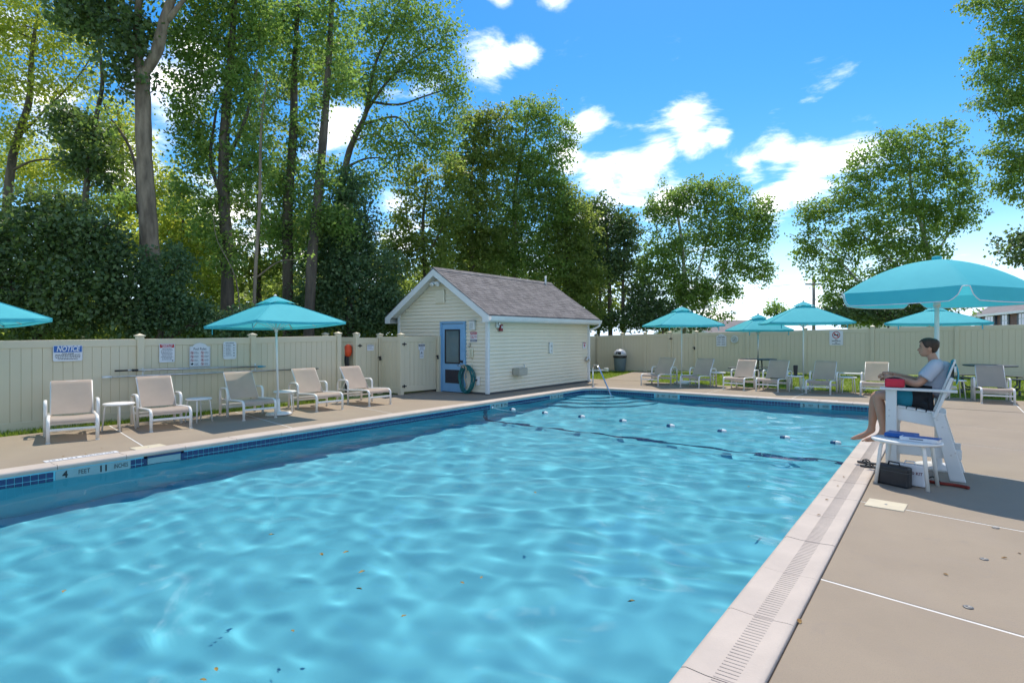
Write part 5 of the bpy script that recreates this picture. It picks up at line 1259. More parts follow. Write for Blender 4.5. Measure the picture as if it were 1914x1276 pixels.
body = skin('body', BV, BE, M_SKIN, person)
HEAD = [(0.000, .050, -.010, .014), (0.008, .076, .012, .030), (0.030, .088, .040, .048), (0.052, .091, .058, .057), (0.066, .089, .068, .061), (0.082, .090, .078, .065), (0.100, .090, .087, .069), (0.118, .087, .094, .072), (0.136, .092, .098, .0735), (0.160, .089, .100, .0745), (0.185, .078, .093, .070), (0.206, .058, .074, .057), (0.220, .030, .042, .033), (0.226, .004, .004, .004)]
HX, HZ = W(-0.160, 0, 1.432)[0], 1.432
def head_dim(z):
    for a, b in zip(HEAD, HEAD[1:]):
        if a[0] <= z <= b[0]:
            t = (z - a[0]) / (b[0] - a[0]); return [a[i] + (b[i] - a[i]) * t for i in (1, 2, 3)]
    return list(HEAD[-1][1:])
def head_pt(a, z, off=0.0):
    f, b, w_ = head_dim(z); c, s_ = math.cos(a), math.sin(a)
    ex = f if c > 0 else b
    x = -c * (ex + off); y = s_ * (w_ + off)
    if c > 0 and off == 0.0:                              # nose, lips, eye sockets, brow
        x -= 0.024 * math.exp(-((z - 0.078) / 0.014) ** 2 - (a / 0.17) ** 2) + 0.013 * math.exp(-((z - 0.100) / 0.016) ** 2 - (a / 0.13) ** 2)
        x -= 0.005 * math.exp(-((z - 0.047) / 0.006) ** 2 - (a / 0.28) ** 2)
        x += 0.009 * (math.exp(-((z - 0.116) / 0.011) ** 2 - ((a - 0.40) / 0.20) ** 2) + math.exp(-((z - 0.116) / 0.011) ** 2 - ((a + 0.40) / 0.20) ** 2))
    return (HX + x, y, HZ + z)
def wrap(a): return (a + math.pi) % (2 * math.pi) - math.pi
hm = MB(); rows = [[head_pt(wrap(2 * math.pi * k / 48), 0.226 * i / 40) for k in range(48)] for i in range(41)]
hm.sheet(rows, closed=True); hme = hm.mesh('head', M_SKIN)
bmj = bmesh.new(); bmj.from_mesh(body.data); bmj.from_mesh(hme); bmj.to_mesh(body.data); bmj.free(); bpy.data.meshes.remove(hme)
body.data.polygons.foreach_set('use_smooth', [True] * len(body.data.polygons))
skin('shirt', [W(-0.145, 0, 0.93, 0.150, 0.165), W(-0.10, 0, 1.07, 0.138, 0.15), W(-0.072, 0, 1.21, 0.148, 0.158), W(-0.080, 0, 1.325, 0.128, 0.148), W(-0.100, 0, 1.366, 0.075)],
     [(0, 1), (1, 2), (2, 3), (3, 4)], M_SHIRT, person)
for s_ in (-1, 1):
    q_ = 0.0 if s_ < 0 else -0.01
    MB().tube(smooth_path([W(-0.085, s_ * 0.10, 1.335)[:3], W(-0.092, s_ * 0.165, 1.318)[:3], W(-0.145 + q_, s_ * 0.212, 1.245)[:3], W(-0.195 + q_, s_ * 0.236, 1.175)[:3]], 4),
              [0.070, 0.078, 0.082, 0.083, 0.083, 0.082, 0.080, 0.078, 0.077, 0.076, 0.076, 0.077, 0.078], 16).build('sleeve', M_SHIRT, person)
M_TSH = mat('teal_short_panel', (0.02, 0.25, 0.34), 0.8, (0.018, 0.21, 0.29), 8)
skin('shorts', [W(-0.15, 0, 0.925, 0.140, 0.15), W(-0.22, -0.10, 0.915, 0.108), W(-0.40, -0.114, 0.922, 0.104), W(-0.22, 0.10, 0.915, 0.108), W(-0.40, 0.108, 0.922, 0.104)], [(0, 1), (1, 2), (0, 3), (3, 4)], M_SHORT, person)
skin('short_leg', [W(-0.27, -0.108, 0.918, 0.100), W(-0.42, -0.117, 0.924, 0.104), W(-0.53, -0.121, 0.93, 0.095)], [(0, 1), (1, 2)], M_TSH, person)
skin('short_leg', [W(-0.27, 0.104, 0.918, 0.100), W(-0.42, 0.11, 0.924, 0.104), W(-0.53, 0.11, 0.93, 0.095)], [(0, 1), (1, 2)], M_TSH, person)
def hand(w_, d_, side, parent):
    """palm with four curled fingers and a thumb; w_ wrist point, d_ direction"""
    w_, d_ = Vector(w_), Vector(d_).normalized(); sd = Vector((-d_.y, d_.x, 0)).normalized() * side; up = Vector((0, 0, 1))
    m = MB(); pc = w_ + d_ * 0.045
    m.tube([w_ - d_ * 0.02, w_ + d_ * 0.02, w_ + d_ * 0.055, w_ + d_ * 0.09], [0.026, 0.034, 0.037, 0.03], 10)
    for k, (off, ln) in enumerate(((-0.027, 0.066), (-0.009, 0.078), (0.009, 0.073), (0.026, 0.058))):
        b_ = w_ + d_ * 0.085 + sd * off
        m.tube([b_, b_ + d_ * ln * 0.42 - up * 0.006, b_ + d_ * ln * 0.68 - up * 0.028, b_ + d_ * ln * 0.62 - up * 0.05], [0.0095, 0.009, 0.0085, 0.006], 7)
    b_ = w_ + d_ * 0.03 + sd * 0.028
    m.tube([b_, b_ + sd * 0.022 + d_ * 0.022 - up * 0.008, b_ + sd * 0.02 + d_ * 0.05 - up * 0.02], [0.012, 0.0105, 0.007], 7)
    return m.build('hand', M_SKIN, parent)
hand(W(-0.525, -0.118, 1.166)[:3], (-0.95, 0.45, 0.03), -1, person)
hand(W(-0.555, 0.078, 1.201)[:3], (-0.95, -0.38, -0.04), 1, person)
for s_ in (-1, 1):
    y = s_ * 0.10 if s_ > 0 else -0.127; tx, tz = (-0.985, 0.322) if s_ > 0 else (-0.825, 0.350)
    m = MB()
    for k in range(5):
        oy = (-0.030 + 0.0145 * k) * s_; ln = 0.034 - 0.005 * k
        m.tube([W(tx + 0.03, y - oy, tz + 0.010)[:3], W(tx + 0.01 - ln * 0.4, y - oy, tz + 0.004)[:3], W(tx - ln * 0.75 + 0.006 * k, y - oy, tz - 0.008)[:3]], [0.011 - 0.001 * k, 0.0105 - 0.001 * k, 0.007], 7)
    m.build('toes', M_SKIN, person)
# hair, ears, eyes, brows, lips (the lifeguard looks towards the pool)
def hairline(a):
    t = abs(a) / math.pi
    return 0.183 - 0.010 * math.cos(a * 6) if t < 0.25 else (0.183 + (0.112 - 0.183) * (t - 0.25) / 0.17 if t < 0.42 else (0.112 if t < 0.55 else max(0.035, 0.112 - 0.077 * (t - 0.55) / 0.2)))
hm = MB(); rows = []
for i in range(15):
    row = []
    for k in range(48):
        a = wrap(2 * math.pi * k / 48); z0_ = hairline(a); z = z0_ + (0.226 - z0_) * i / 14
        row.append(tuple(Vector(head_pt(a, z, 0.006 + 0.008 * min(1, i / 2) + 0.0025 * math.sin(9 * a + i * 1.7))) + Vector((0, 0, 0.010 * i / 14))))
    rows.append(row)
hm.sheet(rows, closed=True); hm.build('hair', M_HAIR, person, fix=False)
for s_ in (-1, 1):
    c_ = Vector(head_pt(s_ * 1.75, 0.098))
    MB().lathe([(0.0, -0.006), (0.020, -0.004), (0.026, 0.004), (0.020, 0.010), (0.010, 0.004)], n=14).build('ear', M_SKIN, person, loc=c_ + Vector((0, s_ * 0.004, 0)), rot=(R(-90) * s_, 0, 0)).scale = (0.75, 1.25, 1)
    e_ = Vector(head_pt(s_ * 0.40, 0.116))
    MB().lathe([(0.0, -0.009), (0.008, -0.005), (0.011, 0.0), (0.008, 0.005), (0.0, 0.009)], n=12).build('eye', mat('eye_dark', (0.05, 0.035, 0.03), 0.2), person, loc=e_ + Vector((0.006, 0, 0)))
    MB().tube([Vector(head_pt(s_ * a, z)) - Vector((0.002, 0, 0)) for a, z in ((0.20, 0.131), (0.38, 0.136), (0.62, 0.132))], [0.003, 0.0042, 0.0025], 6).build('eyebrow', M_HAIR, person)
MB().tube([Vector(head_pt(a, 0.047)) - Vector((0.001, 0, 0)) for a in (-0.30, -0.12, 0.0, 0.12, 0.30)], [0.003, 0.005, 0.0045, 0.005, 0.003], 6).build('mouth', mat('lips', (0.36, 0.13, 0.10), 0.5), person)

# ------------------------------------------------------------------ houses beyond the far fence
M_BRICK = bpy.data.materials.new('red_brick'); M_BRICK.use_nodes = True
N, L = M_BRICK.node_tree.nodes, M_BRICK.node_tree.links
bt = N.new('ShaderNodeTexBrick'); bt.inputs['Color1'].default_value = (0.27, 0.095, 0.07, 1); bt.inputs['Color2'].default_value = (0.20, 0.07, 0.055, 1); bt.inputs['Mortar'].default_value = (0.34, 0.29, 0.26, 1)
bt.inputs['Scale'].default_value = 1.0; bt.inputs['Brick Width'].default_value = 0.22; bt.inputs['Row Height'].default_value = 0.075; bt.inputs['Mortar Size'].default_value = 0.008
tcb = N.new('ShaderNodeTexCoord'); mpb = N.new('ShaderNodeMapping'); mpb.inputs['Rotation'].default_value = (R(-90), 0, 0)
L.new(tcb.outputs['Object'], mpb.inputs[0]); L.new(mpb.outputs[0], bt.inputs['Vector']); L.new(bt.outputs['Color'], N['Principled BSDF'].inputs['Base Color']); N['Principled BSDF'].inputs['Roughness'].default_value = 0.9
M_ROOF2 = mat('weathered_grey_roof', (0.24, 0.215, 0.205), 0.95, (0.19, 0.17, 0.165), 1.5, 5, 0.4, 30)
M_SHUT = mat('navy_shutter', (0.05, 0.065, 0.09), 0.6)
M_PANE = mat('window_glass', (0.10, 0.13, 0.17), 0.08, (0.16, 0.2, 0.25), 1.5, spec=0.8)
def house(a, b, depth, base_z, eave, ridge, label, wall_m, wins, name='house'):
    """front wall from a to b (ground points), the rest of the house behind it"""
    a, b = Vector((a[0], a[1], 0)), Vector((b[0], b[1], 0)); d = b - a; L_ = d.length; rz = math.atan2(d.y, d.x)
    r = empty(name, (a.x, a.y, base_z), rz, label, 'house')
    E_, G_ = eave - base_z, ridge - base_z
    MB().prism([(0, 0), (depth, 0), (depth, E_), (depth / 2, G_ - 0.15), (0, E_)], 0, L_, 'x').build('wall', wall_m, r)
    rf = MB(); ov = 0.35; sl = (G_ - E_) / (depth / 2)
    for sy in (0, 1):
        y0_ = -ov if sy == 0 else depth + ov; ze = E_ - sl * ov
        rf.add([(-ov, y0_, ze), (L_ + ov, y0_, ze), (L_ + ov, depth / 2, G_), (-ov, depth / 2, G_), (-ov, y0_, ze + 0.14), (L_ + ov, y0_, ze + 0.14), (L_ + ov, depth / 2, G_ + 0.14), (-ov, depth / 2, G_ + 0.14)],
               [(0, 1, 2, 3), (7, 6, 5, 4), (0, 4, 5, 1), (1, 5, 6, 2), (2, 6, 7, 3), (3, 7, 4, 0)])
    roof_ = rf.build('roof', M_ROOF2, r)
    MB().box((L_ / 2, -ov - 0.03, E_ - sl * ov + 0.05), (L_ + 2 * ov, 0.06, 0.2)).build('fascia', M_TRIM, r)
    for x in (-ov + 0.0, L_ + ov):
        for sy in (-1, 1):
            MB().bar((x, depth / 2 + sy * (depth / 2 + ov), E_ - sl * ov + 0.02), (x, depth / 2, G_ + 0.02), 0.05, 0.2).build('rake_board', M_TRIM, r)
    for (x, z, w_, h_, n_, sh) in wins:
        wf = MB().box((x, -0.02, z - base_z + h_ / 2), (w_, 0.10, h_)).build('window', M_TRIM, r)
        pw = w_ / n_
        for i in range(n_):
            for j in range(2):
                MB().box((x - w_ / 2 + pw * (i + 0.5), -0.075, z - base_z + h_ * (0.27 + 0.46 * j)), (pw - 0.14, 0.02, h_ * 0.40)).build('pane', M_PANE, wf)
        if sh:
            for s_ in (-1, 1): MB().box((x + s_ * (w_ / 2 + 0.24), -0.04, z - base_z + h_ / 2), (0.42, 0.06, h_ + 0.05)).build('shutter', M_SHUT, r)
    return r, L_
A_ = at(1822, 600, 60); B_ = at(1914, 600, 47); dd = (B_ - A_).normalized(); E2 = B_ + dd * 14
br, L_ = house((A_.x, A_.y), (E2.x, E2.y), 9.0, -1.2, 3.75, 6.4, 'red brick house with white windows and navy shutters at the right edge', M_BRICK,
               [(1.6, 2.3, 1.0, 1.2, 1, True), (5.3, 2.3, 2.6, 1.25, 3, True), (9.9, 2.35, 1.5, 1.25, 2, True), (14.2, 2.45, 1.4, 1.2, 2, True), (19.5, 2.4, 1.5, 1.2, 2, True), (9.9, -0.6, 1.5, 1.3, 2, True), (5.3, -0.6, 2.4, 1.3, 3, True)])
MB().tube([(7.7, -0.10, 0), (7.7, -0.10, 4.7)], 0.06, 8).build('downpipe', M_SHUT, br)
MB().box((12.0, 2.2, 6.35), (0.55, 0.5, 0.45)).build('roof_vent', M_TRIM, br)
a_, b_ = at(1672, 600, 50), at(1800, 600, 50)
house((a_.x, a_.y), (b_.x, b_.y), 7.0, -1.2, 2.55, 4.1, 'low white gabled house roof behind the far right umbrella', M_SIDING, [(2.0, 1.4, 1.0, 0.9, 1, False), (4.2, 1.4, 1.0, 0.9, 1, False)])
a_, b_ = at(1325, 600, 52), at(1470, 600, 56)
house((a_.x, a_.y), (b_.x, b_.y), 7.0, -1.2, 1.9, 3.05, 'distant grey roofed house between the far umbrellas', M_SIDING, [(3.0, 0.6, 1.0, 1.0, 1, False)])
upb = at(1521, 626, 48)
up_ = empty('utility_pole', (upb.x, upb.y, 0), YAW, 'grey utility pole rising in front of the right trees', 'utility pole')
MB().tube([(0, 0, -1), (0, 0, 6.6)], [0.15, 0.11], 10).build('pole', mat('grey_wood', (0.30, 0.27, 0.24), 0.9, (0.22, 0.2, 0.18), 8), up_)
MB().box((0, -0.12, 5.9), (1.5, 0.1, 0.12)).build('crossarm', MATS['grey_wood'], up_)
for x in (-0.6, 0.6):
    MB().tube([(x, -0.12, 6.0), (x - 4, 2, 5.72), (x - 8, 4, 5.65), (x - 14, 7, 5.9)], 0.012, 5).build('wire', M_BLACK, up_)

# ------------------------------------------------------------------ trees
LEAF = {
    'dark': leaf_mat('dark_maple_leaf', (0.055, 0.100, 0.046), (0.170, 0.230, 0.098), (0.30, 0.46, 0.08), 0.36),
    'ivy': leaf_mat('ivy_leaf', (0.056, 0.115, 0.056), (0.175, 0.250, 0.120), (0.28, 0.44, 0.10), 0.35),
    'mid': leaf_mat('mid_green_leaf', (0.100, 0.158, 0.044), (0.230, 0.300, 0.088), (0.46, 0.70, 0.13), 0.50),
    'olive': leaf_mat('olive_green_leaf', (0.088, 0.132, 0.032), (0.203, 0.243, 0.068), (0.54, 0.68, 0.13), 0.50),
    'bright': leaf_mat('bright_locust_leaf', (0.115, 0.189, 0.030), (0.250, 0.320, 0.060), (0.80, 0.86, 0.12), 0.60),
}
def leaves(ells, d, size, seed, sub=0.20, per=20, cover=1.0, droop=0.25, flat=0.6):
    sub = sub * 0.85
    """leaf quads for crown lobes given as (u, v, ru, rv, cover[, dd]) seen at distance d"""
    r = np.random.default_rng(seed); VV, TT, subs = [], [], []
    fw, rt_ = np.array(FWD), np.array(RGT); up = np.array((0, 0, 1.0))
    for e in ells:
        u, v, ru, rv = e[:4]; cv = (e[4] if len(e) > 4 else 1.0) * cover; dd_ = d + (e[5] if len(e) > 5 else 0.0)
        k = dd_ / 1081.0; a, b = ru * k, rv * k; c = min(max(0.75 * (a + b) / 2, 0.4), 2.6)
        n = int(cv * 3.6 * math.pi * a * b / (0.5 * size * size * 0.62)); ns = max(4, n // per)
        q = r.normal(size=(ns, 3)); q /= np.linalg.norm(q, axis=1)[:, None]; rad = r.uniform(0, 1, ns) ** (1 / 2.6)
        q *= (rad * r.uniform(0.78, 1.15, ns) * np.where(r.uniform(0, 1, ns) < 0.09, r.uniform(1.1, 1.45, ns), 1.0))[:, None]
        cen = np.array(at(u, v, dd_)); S_ = cen + q[:, :1] * a * rt_ + q[:, 1:2] * c * fw + q[:, 2:3] * b * up
        tint = np.clip(r.normal(0.47, 0.26, ns), 0, 1)
        idx = r.integers(0, ns, n); P = S_[idx] + r.normal(size=(n, 3)) * np.array((sub, sub, sub * flat))
        VV.append((P, np.clip(tint[idx] + r.normal(0, 0.16, n), 0, 1), P - cen)); subs.append((cen, S_))
    P = np.concatenate([x[0] for x in VV]); T = np.concatenate([x[1] for x in VV]); O = np.concatenate([x[2] for x in VV]); n = len(P)
    ax = r.normal(size=(n, 3)) + 0.5 * O / (np.linalg.norm(O, axis=1)[:, None] + 1e-6); ax[:, 2] -= droop * 2; ax /= np.linalg.norm(ax, axis=1)[:, None]
    nm = r.normal(size=(n, 3)) * 0.75; nm[:, 2] += 1.0
    bx_ = np.cross(ax, nm); bx_ /= np.linalg.norm(bx_, axis=1)[:, None] + 1e-9
    sz = size * r.uniform(0.5, 1.4, n)[:, None]
    V = np.stack([P - ax * sz * 0.5, P + bx_ * sz * 0.36 - ax * sz * 0.05, P + ax * sz * 0.5, P - bx_ * sz * 0.36 - ax * sz * 0.05], 1)
    return V.reshape(-1, 3), T, subs
def crown_mesh(V, T, m_):
    me = np_mesh('crown', V, np.arange(len(V)).reshape(-1, 4), False)
    a = me.attributes.new('tint', 'FLOAT', 'FACE'); a.data.foreach_set('value', T.astype(np.float32)); me.materials.append(m_); return me
def wobble(pts, seed, amt):
    q = random.Random(seed); return [p + Vector((q.uniform(-amt, amt), q.uniform(-amt, amt), 0)) if 0 < i < len(pts) - 1 else p for i, p in enumerate(pts)]
N_LEAF = 0
def tree(name, label, d, trunks, ells, kind, size, seed, bark=M_BARKD, cat='tree', group=None, cover=1.0, limbs=True, sub=0.20, twig=4, **kw):
    """trunks: lists of (u, v, r[, dd]); the first point of the first one stands on the ground"""
    global N_LEAF
    p0 = at(trunks[0][0][0], 626, d); base = Vector((p0.x, p0.y, hgt(p0.x, p0.y) - 0.05))
    root = empty(name, base, 0, label, cat, group)
    tm_ = MB(); paths = []
    for ti, tr in enumerate(trunks):
        pts = [at(q[0], q[1], d + (q[3] if len(q) > 3 else 0)) for q in tr]; rr = [q[2] for q in tr]
        if ti == 0: pts[0] = base.copy()
        sp = smooth_path(wobble(pts, seed + ti, 0.06), 5); rs = []; rr = [x * 0.8 for x in rr]
        for i in range(len(pts) - 1): rs += [rr[i] + (rr[i + 1] - rr[i]) * k / 5 for k in range(5)]
        rs.append(rr[-1]); q = random.Random(seed * 3 + ti); rs = [x * q.uniform(0.92, 1.09) for x in rs]
        if ti == 0: rs[0] *= 1.35
        tm_.tube([p - base for p in sp], rs, 10); paths.append((sp, rs))
    V, T, subs = leaves(ells, d, size * 0.82, seed, sub=sub, cover=cover, **kw)
    if limbs:
        q = random.Random(seed + 99)
        allp = [(p, r_) for sp, rs in paths for p, r_ in zip(sp, rs)]
        for cen, S_ in subs:
            c = Vector(cen); best = min(allp, key=lambda pr: (pr[0] - c).length + 1.2 * max(0, pr[0].z - c.z + 0.2))
            ln = (best[0] - c).length
            if ln > 0.3:
                mid = (best[0] + c) / 2 + Vector((q.uniform(-.15, .15), q.uniform(-.15, .15), 0.12 * ln))
                r0 = min(best[1] * 0.6, 0.022 * ln + 0.012)
                tm_.tube([p - base for p in smooth_path([best[0], mid, c], 4)], [r0 + (0.012 - r0) * i / 8 for i in range(9)], 6)
            for k in range(twig):
                s_ = Vector(S_[q.randrange(len(S_))]); md = (c + s_) / 2 + Vector((q.uniform(-.1, .1), q.uniform(-.1, .1), q.uniform(0, .15)))
                tm_.tube([c - base, md - base, s_ - base], [0.014, 0.010, 0.005], 5)
    tm_.build('trunk', bark, root, fix=False)
    cr_ = link_mesh('crown', crown_mesh(V - np.array(base), T, LEAF[kind]), root); N_LEAF += len(T)
    return root

tree('forked_maple', 'tall thick-trunked tree forking high above the left umbrella', 16.0,
     [[(285, 640, .33), (285, 540, .30), (279, 420, .27), (270, 290, .245), (264, 180, .235), (266, 130, .22)], [(266, 140, .20), (286, 100, .19), (312, 40, .17), (330, -40, .14), (360, -140, .09)], [(264, 150, .15), (256, 70, .12), (262, -30, .09)], [(312, 40, .10), (352, -10, .07)]],
     [(150, 35, 55, 40), (215, 50, 60, 55), (240, 115, 45, 50), (170, -20, 90, 40), (292, 165, 18, 14, .7), (225, 165, 22, 18, .8), (262, 60, 40, 50, .8), (330, -90, 150, 70, .7), (190, -90, 150, 60, .7), (125, 12, 30, 30, .8)], 'dark', 0.17, 1, M_BARK, sub=0.26)
tree('locust_tree', 'bright yellow green tree with leaning trunk at the far left', 23.0,
     [[(-20, 640, .22), (12, 350, .19), (36, 260, .17), (52, 190, .14), (60, 110, .10), (70, 20, .06)], [(40, 250, .08), (90, 200, .06), (140, 150, .04), (170, 108, .025)], [(20, 320, .07), (70, 300, .05), (130, 300, .03)]],
     [(45, 50, 75, 60), (125, 75, 60, 55), (15, 150, 50, 50), (95, 165, 60, 40), (160, 130, 30, 45, .8), (30, 250, 45, 45), (120, 235, 55, 35), (60, -20, 100, 40), (-30, 60, 60, 80)], 'bright', 0.15, 2, cover=0.55, sub=0.30)
tree('locust_tree', 'pale lime tree seen behind the forked trunk', 29.0,
     [[(215, 640, .20), (222, 420, .16), (228, 300, .12), (220, 200, .07)]],
     [(215, 240, 55, 60), (175, 300, 70, 50), (245, 300, 40, 60), (100, 320, 80, 50), (20, 310, 60, 60), (250, 380, 60, 50), (310, 360, 50, 60), (330, 430, 50, 50), (200, 390, 70, 40)], 'bright', 0.19, 3, cover=0.6, sub=0.34)
tree('slim_maple', 'slim dark maple left of the forked tree', 18.0,
     [[(160, 640, .14), (163, 430, .12), (166, 340, .10), (180, 230, .09), (188, 150, .07), (180, 60, .05)]],
     [(140, 245, 55, 40), (180, 290, 50, 45), (110, 215, 35, 25), (195, 335, 35, 25), (150, 310, 40, 30)], 'dark', 0.16, 4, cover=0.95)
tree('thin_sapling', 'thin curving bare-stemmed sapling beside the thick trunk', 17.2,
     [[(266, 640, .09), (262, 440, .075), (255, 350, .065), (238, 275, .05), (205, 215, .035), (192, 188, .02)], [(258, 400, .05), (252, 320, .04), (262, 250, .025), (258, 210, .015)]],
     [(215, 240, 22, 20, .5), (235, 375, 25, 22, .7), (200, 200, 18, 16, .5)], 'mid', 0.13, 5, cover=0.8)
tree('spreading_maple', 'wide dark maple filling the lower left above the fence', 15.2,
     [[(60, 640, .16), (70, 560, .13), (90, 480, .09), (110, 400, .05)], [(60, 600, .10), (20, 520, .07), (-10, 450, .04)], [(75, 580, .09), (150, 520, .07), (200, 470, .04)]],
     [(60, 455, 95, 70), (140, 430, 75, 60), (30, 560, 75, 75), (150, 540, 95, 80), (215, 525, 50, 70), (90, 385, 55, 32, .7), (235, 590, 45, 45), (-55, 480, 80, 110), (90, 600, 100, 45), (180, 470, 55, 50, .8), (60, 362, 24, 16, .5), (135, 380, 26, 16, .5), (200, 415, 26, 18, .5), (20, 395, 40, 22, .6), (232, 470, 22, 26, .5)], 'dark', 0.14, 6, cover=1.25, sub=0.21)
tree('ivy_thicket', 'ivy covered bush at the foot of the thick trunk', 15.4,
     [[(300, 640, .10), (305, 580, .08), (310, 520, .05)]],
     [(312, 540, 48, 60), (352, 585, 45, 45), (285, 600, 45, 35), (420, 603, 50, 26), (480, 600, 60, 30), (330, 485, 30, 30), (275, 520, 22, 60)], 'ivy', 0.11, 7, cover=1.35, sub=0.14)
tree('tall_ash', 'tall leafy tree with dark straight trunk left of centre', 17.6,
     [[(426, 640, .24), (422, 480, .22), (418, 360, .20), (424, 230, .17), (432, 110, .13), (440, -20, .09)], [(420, 380, .09), (395, 300, .07), (405, 200, .04)], [(424, 300, .09), (460, 220, .06), (480, 130, .04)]],
     [(400, 75, 80, 70), (355, 165, 45, 65), (450, 170, 55, 80), (375, 285, 50, 65), (465, 310, 40, 75), (335, 60, 35, 50, .8), (485, 60, 55, 60), (395, 410, 40, 60), (338, 360, 28, 45, .8), (430, -30, 130, 45), (425, 470, 28, 50, .8), (350, 230, 30, 40, .9)], 'mid', 0.135, 8, cover=0.92)
tree('bare_stem', 'thin pale bare stem right of the tall leafy tree', 16.4,
     [[(470, 640, .07), (478, 520, .06), (484, 380, .055), (490, 240, .04), (498, 150, .02)], [(478, 520, .03), (520, 490, .02), (560, 485, .01)], [(452, 620, .03), (440, 520, .02), (405, 450, .012), (398, 400, .008)]],
     [(490, 200, 20, 40, .5), (560, 480, 18, 12, .4)], 'mid', 0.11, 9, M_BARK, cover=0.7)
tree('straight_ash', 'straight dark trunk with sparse leaves behind the left umbrella', 19.5,
     [[(538, 640, .24), (538, 500, .22), (540, 380, .20), (545, 250, .17), (552, 120, .12), (558, 0, .07)]],
     [(530, 330, 38, 55, .9), (562, 250, 36, 45, .8), (520, 430, 36, 55), (545, 120, 48, 60, .9), (512, 40, 48, 45), (580, 470, 36, 45), (560, 20, 60, 40, .8), (570, 360, 30, 40, .8)], 'mid', 0.14, 10, cover=0.75)
tree('leaning_ash', 'ivy wrapped trunk leaning right beside the straight one', 18.4,
     [[(574, 640, .22), (582, 500, .20), (592, 380, .18), (606, 230, .15), (616, 110, .12), (622, -20, .08)]],
     [(598, 330, 36, 50, .9), (636, 420, 34, 45), (620, 60, 55, 60, .8), (592, 410, 34, 45), (640, 150, 34, 50, .8), (590, 200, 26, 40, .7), (620, -20, 80, 30, .8)], 'mid', 0.135, 11, cover=0.8)
tree('spreading_ash', 'airy tree arching right over the pool house roof', 23.5,
     [[(590, 640, .22), (618, 480, .19), (636, 370, .17), (656, 280, .15), (682, 215, .12), (690, 170, .10), (704, 110, .07), (735, 50, .04)], [(684, 210, .08), (722, 155, .06), (768, 110, .045), (820, 82, .03)], [(690, 190, .07), (745, 195, .055), (790, 180, .04), (840, 165, .02)], [(672, 235, .06), (740, 220, .05), (772, 250, .035), (800, 275, .02)]],
     [(700, 50, 70, 50), (780, 60, 60, 45, .9), (832, 75, 35, 35, .8), (735, 125, 50, 35, .9), (690, 165, 34, 40), (785, 130, 50, 35, .8), (838, 140, 36, 45, .8), (715, 255, 50, 40), (795, 235, 50, 45, .8), (852, 200, 26, 50, .7), (675, 335, 42, 36), (640, 130, 34, 50), (765, 5, 80, 26, .8), (820, 270, 40, 40, .8), (745, 300, 40, 40, .8)], 'mid', 0.145, 12, cover=0.75, sub=0.30)
tree('ivy_tower', 'dense dark ivy covered tree mass left of the pool house', 19.5,
     [[(655, 640, .2), (655, 520, .16), (652, 420, .12), (655, 350, .07)]],
     [(648, 430, 52, 65), (622, 520, 62, 75), (688, 520, 52, 75), (660, 362, 38, 40), (708, 590, 40, 40), (580, 575, 40, 50), (650, 600, 80, 34), (730, 565, 32, 55), (610, 440, 36, 50, .8), (560, 600, 40, 30), (690, 420, 26, 30, .5), (650, 325, 20, 20, .5), (740, 500, 20, 26, .5), (590, 480, 22, 30, .5)], 'ivy', 0.13, 13, cover=1.2, sub=0.21)
tree('roadside_cherry', 'slender dark stemmed tree rising behind the pool house ridge', 25.0,
     [[(800, 640, .14), (796, 520, .12), (788, 420, .09), (800, 330, .05)], [(796, 480, .06), (830, 420, .04), (845, 370, .02)], [(796, 500, .05), (765, 430, .035), (760, 370, .02)]],
     [(775, 345, 50, 45, .9), (832, 395, 44, 50, .9), (758, 425, 42, 55, .9), (800, 475, 60, 40), (740, 480, 40, 50), (850, 330, 34, 40, .8)], 'olive', 0.16, 14, cover=0.85)
tree('poplar_tree', 'tall sunlit olive green tree left of the roof ridge', 27.5,
     [[(880, 640, .2), (882, 480, .16), (880, 360, .11), (890, 250, .05)]],
     [(880, 240, 45, 40, .9), (915, 290, 50, 45), (855, 310, 45, 45, .9), (890, 360, 65, 50), (850, 430, 60, 50), (900, 440, 60, 50), (870, 495, 80, 40), (930, 230, 40, 35, .8)], 'olive', 0.16, 15, M_BARK, cover=1.05)
tree('poplar_tree', 'highest sunlit green tree above the pool house ridge', 28.5,
     [[(965, 640, .2), (962, 480, .17), (965, 350, .12), (985, 240, .05)], [(965, 390, .07), (1005, 300, .04), (1030, 230, .02)]],
     [(985, 215, 45, 35, .8), (1025, 225, 38, 40, .7), (1042, 290, 34, 45, .7), (960, 290, 45, 50), (1005, 330, 55, 55), (960, 390, 60, 55), (1030, 390, 45, 50), (980, 460, 70, 45), (930, 470, 60, 45), (1000, 505, 80, 30), (1062, 250, 26, 26, .5)], 'mid', 0.16, 16, M_BARK, cover=1.0)
tree('sunlit_maple', 'yellow green tree at the right end of the roof', 29.0,
     [[(1062, 640, .18), (1060, 520, .14), (1058, 430, .09), (1060, 370, .05)]],
     [(1058, 380, 42, 40, .9), (1048, 450, 50, 50), (1085, 430, 40, 50), (1060, 520, 55, 50), (1100, 520, 40, 40), (1085, 575, 50, 40)], 'olive', 0.16, 17, cover=1.15)
tree('shaded_maple', 'dark double stemmed tree just right of the pool house', 30.5,
     [[(1142, 640, .16), (1140, 540, .13), (1136, 450, .09), (1130, 380, .05)], [(1165, 632, .13), (1163, 540, .1), (1168, 450, .06)], [(1118, 632, .11), (1120, 550, .08), (1112, 460, .04)]],
     [(1110, 390, 40, 36, .8), (1142, 425, 42, 42), (1100, 460, 42, 45), (1162, 480, 36, 50), (1128, 500, 44, 36), (1175, 425, 30, 36, .8), (1205, 560, 40, 40), (1230, 590, 60, 24)], 'dark', 0.17, 18, cover=1.15)
